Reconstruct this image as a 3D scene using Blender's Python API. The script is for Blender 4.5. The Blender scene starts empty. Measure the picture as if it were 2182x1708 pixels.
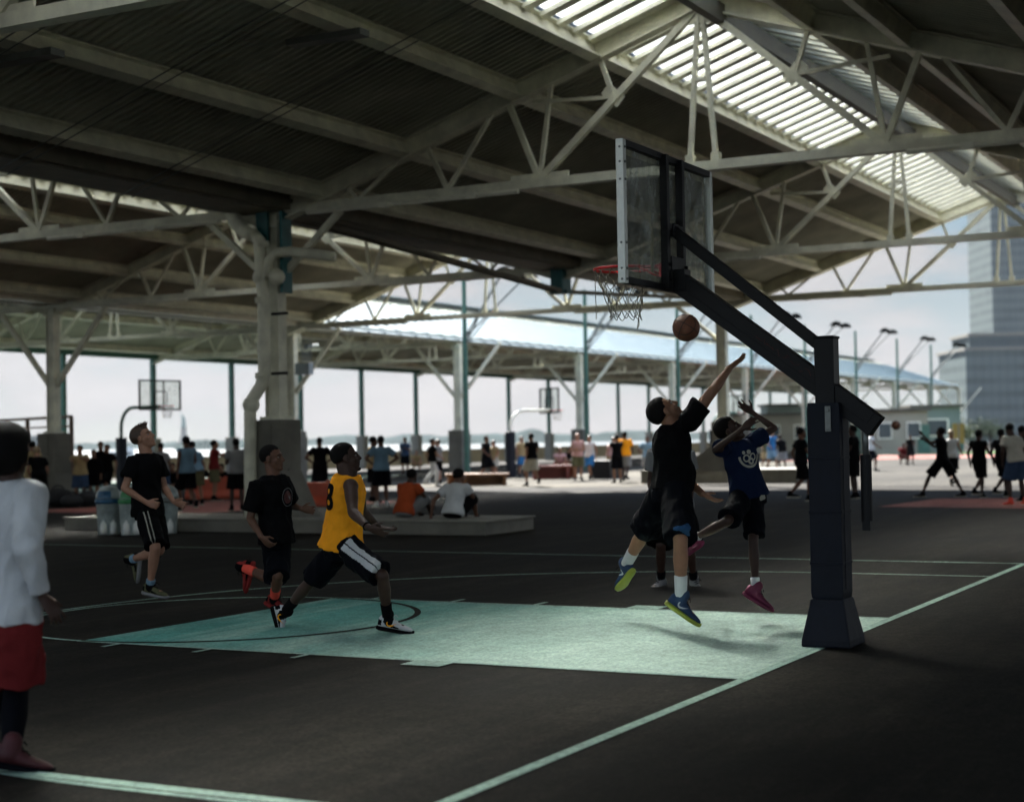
import bpy, bmesh, math, random
from math import sin, cos, pi, radians, sqrt, atan2
from mathutils import Vector, Matrix, noise
from mathutils.bvhtree import BVHTree
V = Vector
random.seed(7)
scene = bpy.context.scene
COL = scene.collection

# ------------------------------------------------------------------ camera
# measured from the court lines and the 3.05 m class backboard: metres, X along the baseline, Y up the lane
FPX, YAW, PITCH, ROLL = 3406.75, 0.48964, 0.02391, -0.0185
CAM = V((-9.851, -3.6067, 1.5821))
FW = V((cos(PITCH)*cos(YAW), cos(PITCH)*sin(YAW), sin(PITCH)))
_rt = V((sin(YAW), -cos(YAW), 0)); _up = _rt.cross(FW)
RT = cos(ROLL)*_rt + sin(ROLL)*_up
UP = -sin(ROLL)*_rt + cos(ROLL)*_up

def at(u, v, t):                 # a sight line point t metres deep (survey of the photo)
    return CAM + t*(FW + (u-1091)/FPX*RT - (v-854)/FPX*UP)
def ray(u, v): return FW + (u-1091)/FPX*RT - (v-854)/FPX*UP
def ground(u, v, z=0.0):
    d = ray(u, v); return CAM + d*((z-CAM.z)/d.z)
def on_y(u, v, y):
    d = ray(u, v); return CAM + d*((y-CAM.y)/d.y)
def on_x(u, v, x):
    d = ray(u, v); return CAM + d*((x-CAM.x)/d.x)
def depth_of(p): return (V(p)-CAM).dot(FW)

# ------------------------------------------------------------------ mesh builder
class MB:
    def __init__(s): s.v = []; s.f = []; s.m = []; s.mi = 0
    def add(s, vs, fs):
        o = len(s.v); s.v += [tuple(x) for x in vs]
        for f in fs: s.f.append([i+o for i in f]); s.m.append(s.mi)
    def box(s, c, d, R=None):
        c = V(c); h = V(d)*.5
        vs = [V((x*h.x, y*h.y, z*h.z)) for x in (-1,1) for y in (-1,1) for z in (-1,1)]
        if R: vs = [R @ p for p in vs]
        s.add([p+c for p in vs], [(0,1,3,2),(4,6,7,5),(0,4,5,1),(2,3,7,6),(0,2,6,4),(1,5,7,3)])
    def beam(s, a, b, w, h, up=(0,0,1)):
        a = V(a); b = V(b); d = (b-a).normalized(); u = V(up)
        l = d.cross(u)
        if l.length < 1e-4: l = d.cross(V((1,0,0)))
        l.normalize(); u = l.cross(d)
        vs = []
        for p in (a, b):
            for x, y in ((-1,-1),(1,-1),(1,1),(-1,1)): vs.append(p + l*(x*w/2) + u*(y*h/2))
        s.add(vs, [(0,1,2,3),(7,6,5,4),(0,4,5,1),(1,5,6,2),(2,6,7,3),(3,7,4,0)])
    def ibeam(s, a, b, w, h, t, up=(0,0,1)):
        a = V(a); b = V(b); d = (b-a).normalized(); l = d.cross(V(up)).normalized(); u = l.cross(d)
        s.beam(a+u*(h/2-t/2), b+u*(h/2-t/2), w, t, up); s.beam(a-u*(h/2-t/2), b-u*(h/2-t/2), w, t, up)
        s.beam(a, b, t, h-2*t, up)
    def tube(s, pts, r, n=8, closed=False, caps=True):
        pts = [V(p) for p in pts]; m = len(pts)
        rs = r if isinstance(r, (list, tuple)) else [r]*m
        prev = None; rings = []
        for i, p in enumerate(pts):
            if closed: d = pts[(i+1) % m]-pts[i-1]
            else: d = pts[min(i+1, m-1)]-pts[max(i-1, 0)]
            d.normalize()
            if prev is None:
                u = d.cross(V((0,0,1)))
                if u.length < .05: u = d.cross(V((1,0,0)))
            else: u = prev - d*prev.dot(d)
            u.normalize(); prev = u; w = d.cross(u)
            rings.append([p + (u*cos(2*pi*k/n) + w*sin(2*pi*k/n))*rs[i] for k in range(n)])
        fs = []
        for i in range(m if closed else m-1):
            j = (i+1) % m
            for k in range(n): fs.append((i*n+k, i*n+(k+1) % n, j*n+(k+1) % n, j*n+k))
        if caps and not closed:
            fs.append(tuple(range(n-1, -1, -1))); fs.append(tuple((m-1)*n+k for k in range(n)))
        s.add([p for r_ in rings for p in r_], fs)
    def loft(s, rings):
        n = len(rings[0]); fs = []
        for i in range(len(rings)-1):
            for k in range(n): fs.append((i*n+k, i*n+(k+1) % n, (i+1)*n+(k+1) % n, (i+1)*n+k))
        fs.append(tuple(range(n-1, -1, -1))); fs.append(tuple((len(rings)-1)*n+k for k in range(n)))
        s.add([p for r in rings for p in r], fs)
    def lathe(s, prof, c=(0,0,0), n=20, R=None):
        c = V(c); rings = []
        for r, z in prof:
            ring = [V((max(r,1e-4)*cos(2*pi*k/n), max(r,1e-4)*sin(2*pi*k/n), z)) for k in range(n)]
            rings.append([(R @ p if R else p)+c for p in ring])
        s.loft(rings)
    def ball(s, c, r, axes=None, n=12, m=8):
        c = V(c); r = V((r,r,r)) if isinstance(r, (int, float)) else V(r)
        A = axes or (V((1,0,0)), V((0,1,0)), V((0,0,1)))
        vs = []; fs = []
        for i in range(1, m):
            t = pi*i/m
            for k in range(n):
                a = 2*pi*k/n
                vs.append(c + A[0]*(r.x*sin(t)*cos(a)) + A[1]*(r.y*sin(t)*sin(a)) + A[2]*(r.z*cos(t)))
        top = len(vs); vs.append(c + A[2]*r.z); bot = top+1; vs.append(c - A[2]*r.z)
        for i in range(m-2):
            for k in range(n): fs.append((i*n+k, (i+1)*n+k, (i+1)*n+(k+1) % n, i*n+(k+1) % n))
        for k in range(n):
            fs.append((top, k, (k+1) % n)); fs.append((bot, (m-2)*n+(k+1) % n, (m-2)*n+k))
        s.add(vs, fs)
    def prism(s, poly, z0, z1):
        n = len(poly)
        s.add([(x,y,z0) for x,y in poly]+[(x,y,z1) for x,y in poly],
              [tuple(range(n-1,-1,-1)), tuple(range(n, 2*n))]+[(k,(k+1)%n,n+(k+1)%n,n+k) for k in range(n)])
    def mesh(s, name, mats):
        me = bpy.data.meshes.new(name); me.from_pydata(s.v, [], s.f)
        for m in (mats if isinstance(mats, (list, tuple)) else [mats]): me.materials.append(m)
        if any(s.m): me.polygons.foreach_set('material_index', s.m)
        me.update(); return me
    def build(s, name, mats, parent=None, smooth=False, bevel=0):
        me = s.mesh(name, mats)
        if smooth:
            me.polygons.foreach_set('use_smooth', [True]*len(me.polygons))
        o = link(name, me, parent)
        if bevel:
            b = o.modifiers.new('bevel', 'BEVEL'); b.width = bevel; b.segments = 2; b.limit_method = 'ANGLE'
        return o

def link(name, data, parent=None, loc=None):
    o = bpy.data.objects.new(name, data); COL.objects.link(o)
    if parent:
        o.parent = parent
        if loc is None and parent.type == 'EMPTY': o.matrix_parent_inverse = Matrix.Translation(-V(parent.location))
    if loc is not None: o.location = loc
    return o
def tag(o, label=None, cat=None, group=None, kind=None):
    if label: o['label'] = label
    if cat: o['category'] = cat
    if group: o['group'] = group
    if kind: o['kind'] = kind
    return o
def thing(name, label, cat, loc=(0,0,0), group=None):
    o = bpy.data.objects.new(name, None); COL.objects.link(o); o.location = loc
    o.empty_display_size = .2
    return tag(o, label, cat, group)
def copy_tree(o, parent=None):
    c = o.copy(); COL.objects.link(c)
    if parent: c.parent = parent
    for ch in list(o.children): copy_tree(ch, c)
    return c

# ------------------------------------------------------------------ materials
MATS = {}
def mat(name, col, rough=.6, metal=0., noise_amt=.0, scale=4., bump=0., bscale=40., col2=None, spec=.5, stretch=None, coat=0.):
    if name in MATS: return MATS[name]
    m = bpy.data.materials.new(name); m.use_nodes = True; nt = m.node_tree; N = nt.nodes; L = nt.links
    b = N['Principled BSDF']; b.inputs['Roughness'].default_value = rough; b.inputs['Metallic'].default_value = metal
    b.inputs['Specular IOR Level'].default_value = spec; b.inputs['Coat Weight'].default_value = coat
    b.inputs['Base Color'].default_value = (*col, 1)
    tc = N.new('ShaderNodeTexCoord')
    if noise_amt or col2:
        mp = N.new('ShaderNodeMapping'); L.new(tc.outputs['Object'], mp.inputs['Vector'])
        if stretch: mp.inputs['Scale'].default_value = stretch
        n = N.new('ShaderNodeTexNoise'); n.inputs['Scale'].default_value = scale; n.inputs['Detail'].default_value = 6; n.inputs['Roughness'].default_value = .62
        L.new(mp.outputs['Vector'], n.inputs['Vector'])
        r = N.new('ShaderNodeValToRGB'); c2 = col2 or tuple(c*(1-noise_amt) for c in col)
        c1 = col if col2 else tuple(min(1, c*(1+noise_amt*.5)) for c in col)
        r.color_ramp.elements[0].position = .36; r.color_ramp.elements[1].position = .66
        r.color_ramp.elements[0].color = (*c2, 1); r.color_ramp.elements[1].color = (*c1, 1)
        L.new(n.outputs['Fac'], r.inputs['Fac']); L.new(r.outputs['Color'], b.inputs['Base Color'])
        mr = N.new('ShaderNodeMapRange'); mr.inputs['To Min'].default_value = max(.05, rough-.12); mr.inputs['To Max'].default_value = min(1, rough+.12)
        L.new(n.outputs['Fac'], mr.inputs['Value']); L.new(mr.outputs['Result'], b.inputs['Roughness'])
    if bump:
        n2 = N.new('ShaderNodeTexNoise'); n2.inputs['Scale'].default_value = bscale; n2.inputs['Detail'].default_value = 5
        L.new(tc.outputs['Object'], n2.inputs['Vector'])
        bp = N.new('ShaderNodeBump'); bp.inputs['Strength'].default_value = bump; bp.inputs['Distance'].default_value = .01
        L.new(n2.outputs['Fac'], bp.inputs['Height']); L.new(bp.outputs['Normal'], b.inputs['Normal'])
    MATS[name] = m; return m

CREAM = mat('cream painted steel', (.74,.725,.585), .5, noise_amt=.22, scale=2.5, bump=.15, bscale=25)
CREAM2 = mat('cream conduit', (.8,.78,.66), .45, noise_amt=.15, scale=3)
DECK = mat('painted corrugated deck', (.43,.425,.345), .75, noise_amt=.3, scale=.6)
ROOFTOP = mat('pale blue metal roofing', (.16,.225,.25), .55, noise_amt=.12, scale=.8, spec=.3)
DARKST = mat('dark gutter steel', (.075,.07,.055), .6, noise_amt=.3, scale=2)
TEAL = mat('teal painted steel', (.02,.14,.15), .5, noise_amt=.3, scale=3)
GREEN = mat('green painted post', (.045,.13,.095), .55, noise_amt=.25, scale=3)
CONC = mat('weathered concrete', (.15,.142,.118), .85, noise_amt=.28, scale=1.6, bump=.3, bscale=14)
CONCL = mat('pale concrete cap', (.22,.21,.175), .85, noise_amt=.25, scale=1.2, bump=.2, bscale=20)
BLACK = mat('black satin paint', (.008,.008,.009), .5, spec=.2, noise_amt=.35, scale=6, bump=.05, bscale=60)
PAD = mat('navy vinyl pad', (.006,.008,.015), .6, spec=.2, noise_amt=.3, scale=3, bump=.35, bscale=9)
ALU = mat('pale aluminium channel', (.62,.64,.60), .38, .35, noise_amt=.12, scale=8)
GREYM = mat('grey metal', (.18,.19,.18), .45, .6, noise_amt=.2, scale=6)
RED = mat('red rim paint', (.70,.03,.03), .35, noise_amt=.15, scale=10)
TAPE = mat('tan board tape', (.42,.36,.22), .6, noise_amt=.2, scale=10)
NETM = mat('worn net cord', (.30,.27,.21), .85, noise_amt=.35, scale=20)
BALLM = mat('basketball leather', (.165,.062,.03), .62, noise_amt=.25, scale=14, bump=.25, bscale=140)
BALLD = mat('ball seam', (.012,.01,.009), .7, noise_amt=.1)
WHITEP = mat('white plastic', (.72,.73,.70), .45, noise_amt=.1, scale=5)
BLUEP = mat('blue plastic', (.02,.10,.20), .4, noise_amt=.15, scale=5)
GREENP = mat('green plastic', (.03,.22,.07), .4, noise_amt=.15, scale=5)
ORANGEP = mat('orange plastic', (.42,.065,.025), .5, noise_amt=.15, scale=5)
REDP = mat('red painted bench', (.15,.028,.022), .6, noise_amt=.2, scale=4)
BROWNW = mat('brown timber', (.20,.095,.04), .7, noise_amt=.3, scale=4, stretch=(1,1,8))
YELP = mat('yellow sign paint', (.22,.15,.015), .5, noise_amt=.1)

def ground_mat(name, c1, c2, c3, rough, streak=True, spec=.06, grain=.5, pale_end=None):
    m = bpy.data.materials.new(name); m.use_nodes = True; nt = m.node_tree; N = nt.nodes; L = nt.links; b = N['Principled BSDF']
    g = N.new('ShaderNodeNewGeometry')
    def nz(sc, det, rot=None, st=(1,1,1)):
        mp = N.new('ShaderNodeMapping'); mp.inputs['Scale'].default_value = st
        if rot: mp.inputs['Rotation'].default_value = rot
        L.new(g.outputs['Position'], mp.inputs['Vector'])
        n = N.new('ShaderNodeTexNoise'); n.inputs['Scale'].default_value = sc; n.inputs['Detail'].default_value = det; n.inputs['Roughness'].default_value = .65
        L.new(mp.outputs['Vector'], n.inputs['Vector']); return n
    a = nz(.55, 8); s = nz(1.1, 6, (0,0,.5), (.35,2.2,1)); f = nz(34, 8); w = nz(.16, 5)
    def ramp(n, p0, p1, ca, cb):
        r = N.new('ShaderNodeValToRGB'); r.color_ramp.elements[0].position = p0; r.color_ramp.elements[1].position = p1
        r.color_ramp.elements[0].color = (*ca,1); r.color_ramp.elements[1].color = (*cb,1); L.new(n.outputs['Fac'], r.inputs['Fac']); return r
    r1 = ramp(a, .35, .68, c2, c1); r2 = ramp(s, .46, .72, (0,0,0), (1,1,1)); r3 = ramp(f, .36, .64, (1-grain,)*3, (1+grain*.9, 1+grain*.88, 1+grain*.8)); r4 = ramp(w, .34, .66, (.55,.55,.56), (1.36,1.34,1.30))
    mx = N.new('ShaderNodeMix'); mx.data_type = 'RGBA'; mx.inputs[7].default_value = (*c3,1)
    L.new(r1.outputs['Color'], mx.inputs[6])
    mm = N.new('ShaderNodeMath'); mm.operation = 'MULTIPLY'; mm.inputs[1].default_value = .85 if streak else .25
    L.new(r2.outputs['Color'], mm.inputs[0]); L.new(mm.outputs[0], mx.inputs[0])
    cur = mx.outputs[2]
    if pale_end:                                 # paint colour turns paler towards the basket
        sp = N.new('ShaderNodeSeparateXYZ'); L.new(g.outputs['Position'], sp.inputs[0])
        ad = N.new('ShaderNodeMath'); ad.operation = 'MULTIPLY_ADD'; ad.inputs[1].default_value = 2.6; L.new(a.outputs['Fac'], ad.inputs[0]); L.new(sp.outputs[1], ad.inputs[2])
        wr = N.new('ShaderNodeMapRange'); wr.interpolation_type = 'SMOOTHSTEP'; wr.inputs['From Min'].default_value = 6.6; wr.inputs['From Max'].default_value = 2.6; wr.inputs['To Max'].default_value = .85
        L.new(ad.outputs[0], wr.inputs['Value'])
        wm = N.new('ShaderNodeMix'); wm.data_type = 'RGBA'; wm.inputs[7].default_value = (*pale_end,1); L.new(wr.outputs[0], wm.inputs[0]); L.new(cur, wm.inputs[6]); cur = wm.outputs[2]
    r5 = ramp(nz(7.5, 7), .36, .64, (1-grain*.5,)*3, (1+grain*.5,)*3)
    for r in (r3, r4, r5):
        q = N.new('ShaderNodeMix'); q.data_type = 'RGBA'; q.blend_type = 'MULTIPLY'; q.inputs[0].default_value = 1
        L.new(cur, q.inputs[6]); L.new(r.outputs['Color'], q.inputs[7]); cur = q.outputs[2]
    L.new(cur, b.inputs['Base Color'])
    mr = N.new('ShaderNodeMapRange'); mr.inputs['To Min'].default_value = rough-.1; mr.inputs['To Max'].default_value = rough+.1
    L.new(a.outputs['Fac'], mr.inputs['Value']); L.new(mr.outputs['Result'], b.inputs['Roughness'])
    bp = N.new('ShaderNodeBump'); bp.inputs['Strength'].default_value = .5; bp.inputs['Distance'].default_value = .004
    L.new(f.outputs['Fac'], bp.inputs['Height']); L.new(bp.outputs['Normal'], b.inputs['Normal'])
    b.inputs['Specular IOR Level'].default_value = spec
    return m
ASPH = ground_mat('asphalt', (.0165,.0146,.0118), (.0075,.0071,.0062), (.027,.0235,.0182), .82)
TEALP = ground_mat('worn teal court paint', (.12,.35,.30), (.08,.26,.225), (.34,.50,.42), .75, grain=.26, pale_end=(.44,.57,.50))
LINEP = ground_mat('worn line paint', (.36,.50,.43), (.25,.37,.32), (.16,.24,.20), .75, False, grain=.3)
REDC = ground_mat('worn red court paint', (.26,.10,.085), (.18,.07,.06), (.30,.14,.12), .8)
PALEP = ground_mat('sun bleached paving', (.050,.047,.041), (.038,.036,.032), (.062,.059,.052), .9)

# ------------------------------------------------------------------ world, sun, camera
REAR_FILL = 2.3; CLOUD_AT = (1.3,.4,.55)
SUN_EL = radians(41); SUN_AZ = atan2(1.36, 1.28)          # towards +X +Y, ahead and a little left
w = bpy.data.worlds.new('World'); scene.world = w; w.use_nodes = True
N = w.node_tree.nodes; L = w.node_tree.links
bg = N['Background']; sky = N.new('ShaderNodeTexSky'); sky.sky_type = 'NISHITA'; sky.sun_disc = False
sky.sun_elevation = SUN_EL; sky.sun_rotation = SUN_AZ; sky.air_density = 1.0; sky.dust_density = .2; sky.ozone_density = 2.5
tc = N.new('ShaderNodeTexCoord'); mp = N.new('ShaderNodeMapping'); mp.inputs['Scale'].default_value = (3.0,3.0,11); mp.inputs['Location'].default_value = CLOUD_AT
sx = N.new('ShaderNodeSeparateXYZ'); L.new(tc.outputs['Generated'], sx.inputs[0])      # milky air low in the sky
hz = N.new('ShaderNodeMapRange'); hz.interpolation_type = 'SMOOTHSTEP'; hz.inputs['From Min'].default_value = .55; hz.inputs['From Max'].default_value = .04; hz.inputs['To Min'].default_value = .15; hz.inputs['To Max'].default_value = .96
vl = N.new('ShaderNodeMapRange'); vl.inputs['From Min'].default_value = .0; vl.inputs['From Max'].default_value = .16
L.new(sx.outputs[2], hz.inputs['Value']); L.new(sx.outputs[2], vl.inputs['Value'])
vc = N.new('ShaderNodeMix'); vc.data_type = 'RGBA'; vc.inputs[6].default_value = (1.55,1.63,1.62,1); vc.inputs[7].default_value = (.30,.62,.79,1); L.new(vl.outputs[0], vc.inputs[0])
hm = N.new('ShaderNodeMix'); hm.data_type = 'RGBA'; L.new(hz.outputs[0], hm.inputs[0]); L.new(sky.outputs['Color'], hm.inputs[6]); L.new(vc.outputs[2], hm.inputs[7])
cn = N.new('ShaderNodeTexNoise'); cn.inputs['Scale'].default_value = 1.9; cn.inputs['Detail'].default_value = 9; cn.inputs['Roughness'].default_value = .55
cr = N.new('ShaderNodeValToRGB'); cr.color_ramp.elements[0].position = .45; cr.color_ramp.elements[1].position = .57
L.new(tc.outputs['Generated'], mp.inputs['Vector']); L.new(mp.outputs['Vector'], cn.inputs['Vector']); L.new(cn.outputs['Fac'], cr.inputs['Fac'])
ck = N.new('ShaderNodeMix'); ck.data_type = 'RGBA'; ck.inputs[6].default_value = (.80,.92,1.02,1); ck.inputs[7].default_value = (2.7,2.45,2.35,1); L.new(cn.outputs['Fac'], ck.inputs[0])
cf = N.new('ShaderNodeMath'); cf.operation = 'MULTIPLY'; cf.inputs[1].default_value = .85; L.new(cr.outputs['Color'], cf.inputs[0])
cm = N.new('ShaderNodeMix'); cm.data_type = 'RGBA'; L.new(cf.outputs[0], cm.inputs[0]); L.new(hm.outputs[2], cm.inputs[6]); L.new(ck.outputs[2], cm.inputs[7])
# sky brightened away from the view direction, an added fill for the shed interior
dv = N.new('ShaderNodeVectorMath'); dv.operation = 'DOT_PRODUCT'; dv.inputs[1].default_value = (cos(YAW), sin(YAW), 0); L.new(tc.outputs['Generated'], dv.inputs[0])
dm = N.new('ShaderNodeMapRange'); dm.interpolation_type = 'SMOOTHSTEP'; dm.inputs['From Min'].default_value = .70; dm.inputs['From Max'].default_value = -.25; dm.inputs['To Min'].default_value = 1; dm.inputs['To Max'].default_value = REAR_FILL
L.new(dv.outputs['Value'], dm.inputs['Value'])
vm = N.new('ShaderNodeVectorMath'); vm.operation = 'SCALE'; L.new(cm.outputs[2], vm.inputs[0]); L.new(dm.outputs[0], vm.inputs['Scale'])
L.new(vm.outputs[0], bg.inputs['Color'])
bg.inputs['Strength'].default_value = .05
sl = bpy.data.lights.new('sun', 'SUN'); sl.energy = 5.0; sl.angle = radians(.53); sl.color = (1,.97,.92)
so = bpy.data.objects.new('sun', sl); COL.objects.link(so)
SUND = V((sin(SUN_AZ)*cos(SUN_EL), cos(SUN_AZ)*cos(SUN_EL), sin(SUN_EL)))
so.rotation_euler = SUND.to_track_quat('Z', 'Y').to_euler(); so.location = (20,20,40)

cd = bpy.data.cameras.new('camera'); cd.sensor_width = 36; cd.lens = FPX/2182*36; cd.clip_end = 9000; cd.clip_start = .1
co = bpy.data.objects.new('camera', cd); COL.objects.link(co)
M = Matrix((RT, UP, -FW)).transposed().to_4x4(); M.translation = CAM; co.matrix_world = M
cd.dof.use_dof = True; cd.dof.focus_distance = 13.0; cd.dof.aperture_fstop = 1.55
scene.camera = co
scene.view_settings.view_transform = 'Standard'; scene.view_settings.look = 'None'; scene.view_settings.exposure = 2.6; scene.view_settings.gamma = 1
scene.cycles.max_bounces = 8; scene.cycles.diffuse_bounces = 5; scene.cycles.transparent_max_bounces = 12
scene.cycles.caustics_reflective = False; scene.cycles.caustics_refractive = True
scene.cycles.sample_clamp_indirect = 40
# ------------------------------------------------------------------ ground, court, water, far shore
def sheet(name, poly, z, m, kind='structure'):
    me = bpy.data.meshes.new(name); me.from_pydata([(x,y,z) for x,y in poly], [], [tuple(range(len(poly)))]); me.materials.append(m); me.update()
    o = link(name, me); tag(o, kind=kind); return o
PIER_Y = 53.0
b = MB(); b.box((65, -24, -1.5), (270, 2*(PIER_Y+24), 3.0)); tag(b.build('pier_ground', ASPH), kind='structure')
WATERM = bpy.data.materials.new('harbour water'); WATERM.use_nodes = True
_n = WATERM.node_tree.nodes; _l = WATERM.node_tree.links; _b = _n['Principled BSDF']
_b.inputs['Base Color'].default_value = (.06,.072,.077,1); _b.inputs['Roughness'].default_value = .6; _b.inputs['Specular IOR Level'].default_value = .03
_g = _n.new('ShaderNodeNewGeometry'); _t = _n.new('ShaderNodeTexNoise'); _t.inputs['Scale'].default_value = .35; _t.inputs['Detail'].default_value = 6
_bp = _n.new('ShaderNodeBump'); _bp.inputs['Strength'].default_value = .9; _bp.inputs['Distance'].default_value = .6
_l.new(_g.outputs['Position'], _t.inputs['Vector']); _l.new(_t.outputs['Fac'], _bp.inputs['Height']); _l.new(_bp.outputs['Normal'], _b.inputs['Normal'])
sheet('water', [(-3000,-3000),(6000,-3000),(6000,6000),(-3000,6000)], -2.8, WATERM)

FT = .3048
LW, LL, LT = 12*FT, 18.66*FT, .05      # lane width, length, line width
Z1, Z2, Z3 = .004, .008, .012
def strip(b, x0, y0, x1, y1, w, z):    # straight painted line
    d = V((x1-x0, y1-y0, 0)).normalized(); n = V((-d.y, d.x, 0))*w/2
    a, c = V((x0,y0,z)), V((x1,y1,z))
    b.add([a+n, a-n, c-n, c+n], [(0,1,2,3)])
def arc(b, cx, cy, r, a0, a1, w, z, n=48):
    vs = []; fs = []
    for i in range(n+1):
        a = radians(a0+(a1-a0)*i/n)
        vs += [(cx+(r-w/2)*cos(a), cy+(r-w/2)*sin(a), z), (cx+(r+w/2)*cos(a), cy+(r+w/2)*sin(a), z)]
    for i in range(n): fs.append((2*i, 2*i+1, 2*i+3, 2*i+2))
    b.add(vs, fs)
sheet('lane_paint', [(0,0),(LW,0),(LW,LL),(0,LL)], Z1, TEALP)
b = MB()
S1, S0 = LW/2+7.81, LW/2-5.91
strip(b, S0, -.025, S1, -.025, .075, Z2)                      # baseline
strip(b, S0, -.06, S0, 26, .09, Z2); strip(b, S1, -.06, S1, 26, .06, Z2)
strip(b, 0, 0, 0, LL, LT, Z2); strip(b, LW, 0, LW, LL, LT, Z2)
for sx, x in ((-1, 0), (1, LW)):
    strip(b, x+sx*.25, 7.5*FT, x, 7.5*FT, 1.05*FT, Z3)
    for k in (11, 14, 17): strip(b, x+sx*.24, (k+.1)*FT, x, (k+.1)*FT, .05, Z3)
arc(b, LW/2, LL, LW/2-.02, -2, 182, LT, Z2)
R3 = 6.0; cy3 = 1.6
arc(b, LW/2, cy3, R3, 0, 180, LT, Z2, 80)
for x in (LW/2+R3, LW/2-R3): strip(b, x, 0, x, cy3, LT, Z2)
tag(b.build('court_lines', LINEP), kind='structure')
b = MB(); arc(b, LW/2, LL, LW/2-.02, 180, 360, .06, Z2)
tag(b.build('free_throw_arc', ASPH), kind='structure')
sheet('pale_walkway', [(36.5,17),(36.5,30.4),(80,30.4),(80,25)], Z2, ground_mat('pale concrete paving', (.085,.079,.066), (.07,.065,.055), (.10,.093,.08), .9, False))
# courts beyond the shed: bleached paving in the open, red lanes
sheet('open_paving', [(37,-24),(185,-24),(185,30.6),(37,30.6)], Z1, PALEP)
sheet('open_paving', [(-69,-24),(-18,-24),(-18,52),(-69,52)], Z1, PALEP)  # unseen pale sheet behind the camera, added to bounce light into the shed
sheet('red_lane', [(23.4,2.0),(23.9,5.6),(28.2,5.3),(28.3,-1)], Z1, REDC)
sheet('red_court', [(18.6,20.6),(19.6,26.6),(27,24.6),(26,18.6)], Z1, REDC)
sheet('red_court_strip', [(78,27),(98,27),(97,12),(90,12)], Z2, REDC)
GRASS = ground_mat('short lawn', (.07,.16,.03), (.045,.11,.02), (.09,.17,.04), .9, False)
sheet('lawn', [(104,30),(112,30),(112,-10),(104,-10)], Z2, GRASS)
sheet('painted_play_area', [(33,33),(33,47),(56,46),(54,36)], Z1, ground_mat('faded green court paint', (.12,.17,.14), (.09,.13,.11), (.16,.20,.17), .85))

# far shore across the harbour
HILL = mat('wooded far shore', (.030,.042,.040), .95, spec=.0, noise_amt=.4, scale=.02)
def shore(d0, az0, az1, hmax, seed, thick=250):
    rr = random.Random(seed); b = MB(); n = 90; fr = []; tp = []; bk = []
    for i in range(n+1):
        a = radians(az0+(az1-az0)*i/n); e = min(1, i/6, (n-i)/6)
        h = max(.3, e)*hmax*(.45+.55*abs(noise.noise(V((i*.13, seed, 0))))*1.6+.18*rr.random())
        d = V((cos(a), sin(a), 0)); p = V((CAM.x, CAM.y, 0))+d*d0
        fr.append(p+V((0,0,-3.2))); tp.append(p+d*thick*.3+V((0,0,h))); bk.append(p+d*thick+V((0,0,-3.2)))
    m = n+1; b.add(fr+tp+bk, [(i,i+1,m+i+1,m+i) for i in range(n)]+[(m+i,m+i+1,2*m+i+1,2*m+i) for i in range(n)])
    return tag(b.build('far_shore', HILL, smooth=True), kind='structure')
shore(2300, 20, 50, 13, 3); shore(1750, 12, 31, 11, 5, 300); shore(1500, 36, 40, 7, 8, 120)
# ------------------------------------------------------------------ pier sheds: gables along X
ROWS = {'R': -3.0, 'A': 14.3, 'B': 31.6, 'C': 48.9}
RIDGES = (5.65, 22.95, 40.25); HALF = 8.65
def zr(s): return 8.6-.332*abs(s)            # rafter centre line
TRANS = bpy.data.materials.new('fibreglass skylight sheet'); TRANS.use_nodes = True
_n = TRANS.node_tree.nodes; _l = TRANS.node_tree.links; _n.clear()
_o = _n.new('ShaderNodeOutputMaterial'); _t = _n.new('ShaderNodeBsdfTranslucent'); _d = _n.new('ShaderNodeBsdfDiffuse'); _m = _n.new('ShaderNodeMixShader')
_t.inputs['Color'].default_value = (.93,.97,.96,1); _d.inputs['Color'].default_value = (.6,.6,.55,1); _m.inputs[0].default_value = .12
_q = _n.new('ShaderNodeBsdfRefraction'); _q.inputs['Roughness'].default_value = .24; _q.inputs['IOR'].default_value = 1.3; _q.inputs['Color'].default_value = (.97,1,.98,1)
_m2 = _n.new('ShaderNodeMixShader'); _m2.inputs[0].default_value = .70
_l.new(_t.outputs[0], _m.inputs[1]); _l.new(_d.outputs[0], _m.inputs[2]); _l.new(_m.outputs[0], _m2.inputs[1]); _l.new(_q.outputs[0], _m2.inputs[2]); _l.new(_m2.outputs[0], _o.inputs['Surface'])

def deck_mesh(x0, x1, sg):                   # corrugated underside and roof sheet of one slope, local to the ridge line
    b = MB(); pitch = .17; n = int((x1-x0)/pitch); sa, sb = 1.82, 8.75; vs = []
    prof = ((0,0),(.35,0),(.5,.045),(.85,.045))
    for i in range(n):
        for px, pz in prof:
            x = x0+(i+px)*pitch
            vs.append((x, sg*sa, zr(sa)+.20+pz)); vs.append((x, sg*sb, zr(sb)+.20+pz))
    m = len(vs)//2; b.add(vs, [(2*i,2*i+1,2*i+3,2*i+2) for i in range(m-1)])
    b.mi = 1
    o = .29; b.add([(x0,sg*sa,zr(sa)+o),(x1,sg*sa,zr(sa)+o),(x1,sg*sb,zr(sb)+o),(x0,sg*sb,zr(sb)+o)], [(0,1,2,3)])
    for k in range(int((x1-x0)/1.2)):        # standing seams
        x = x0+.6+k*1.2; b.beam((x,sg*sa,zr(sa)+o+.02),(x,sg*sb,zr(sb)+o+.02),.05,.05)
    return b
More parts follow.
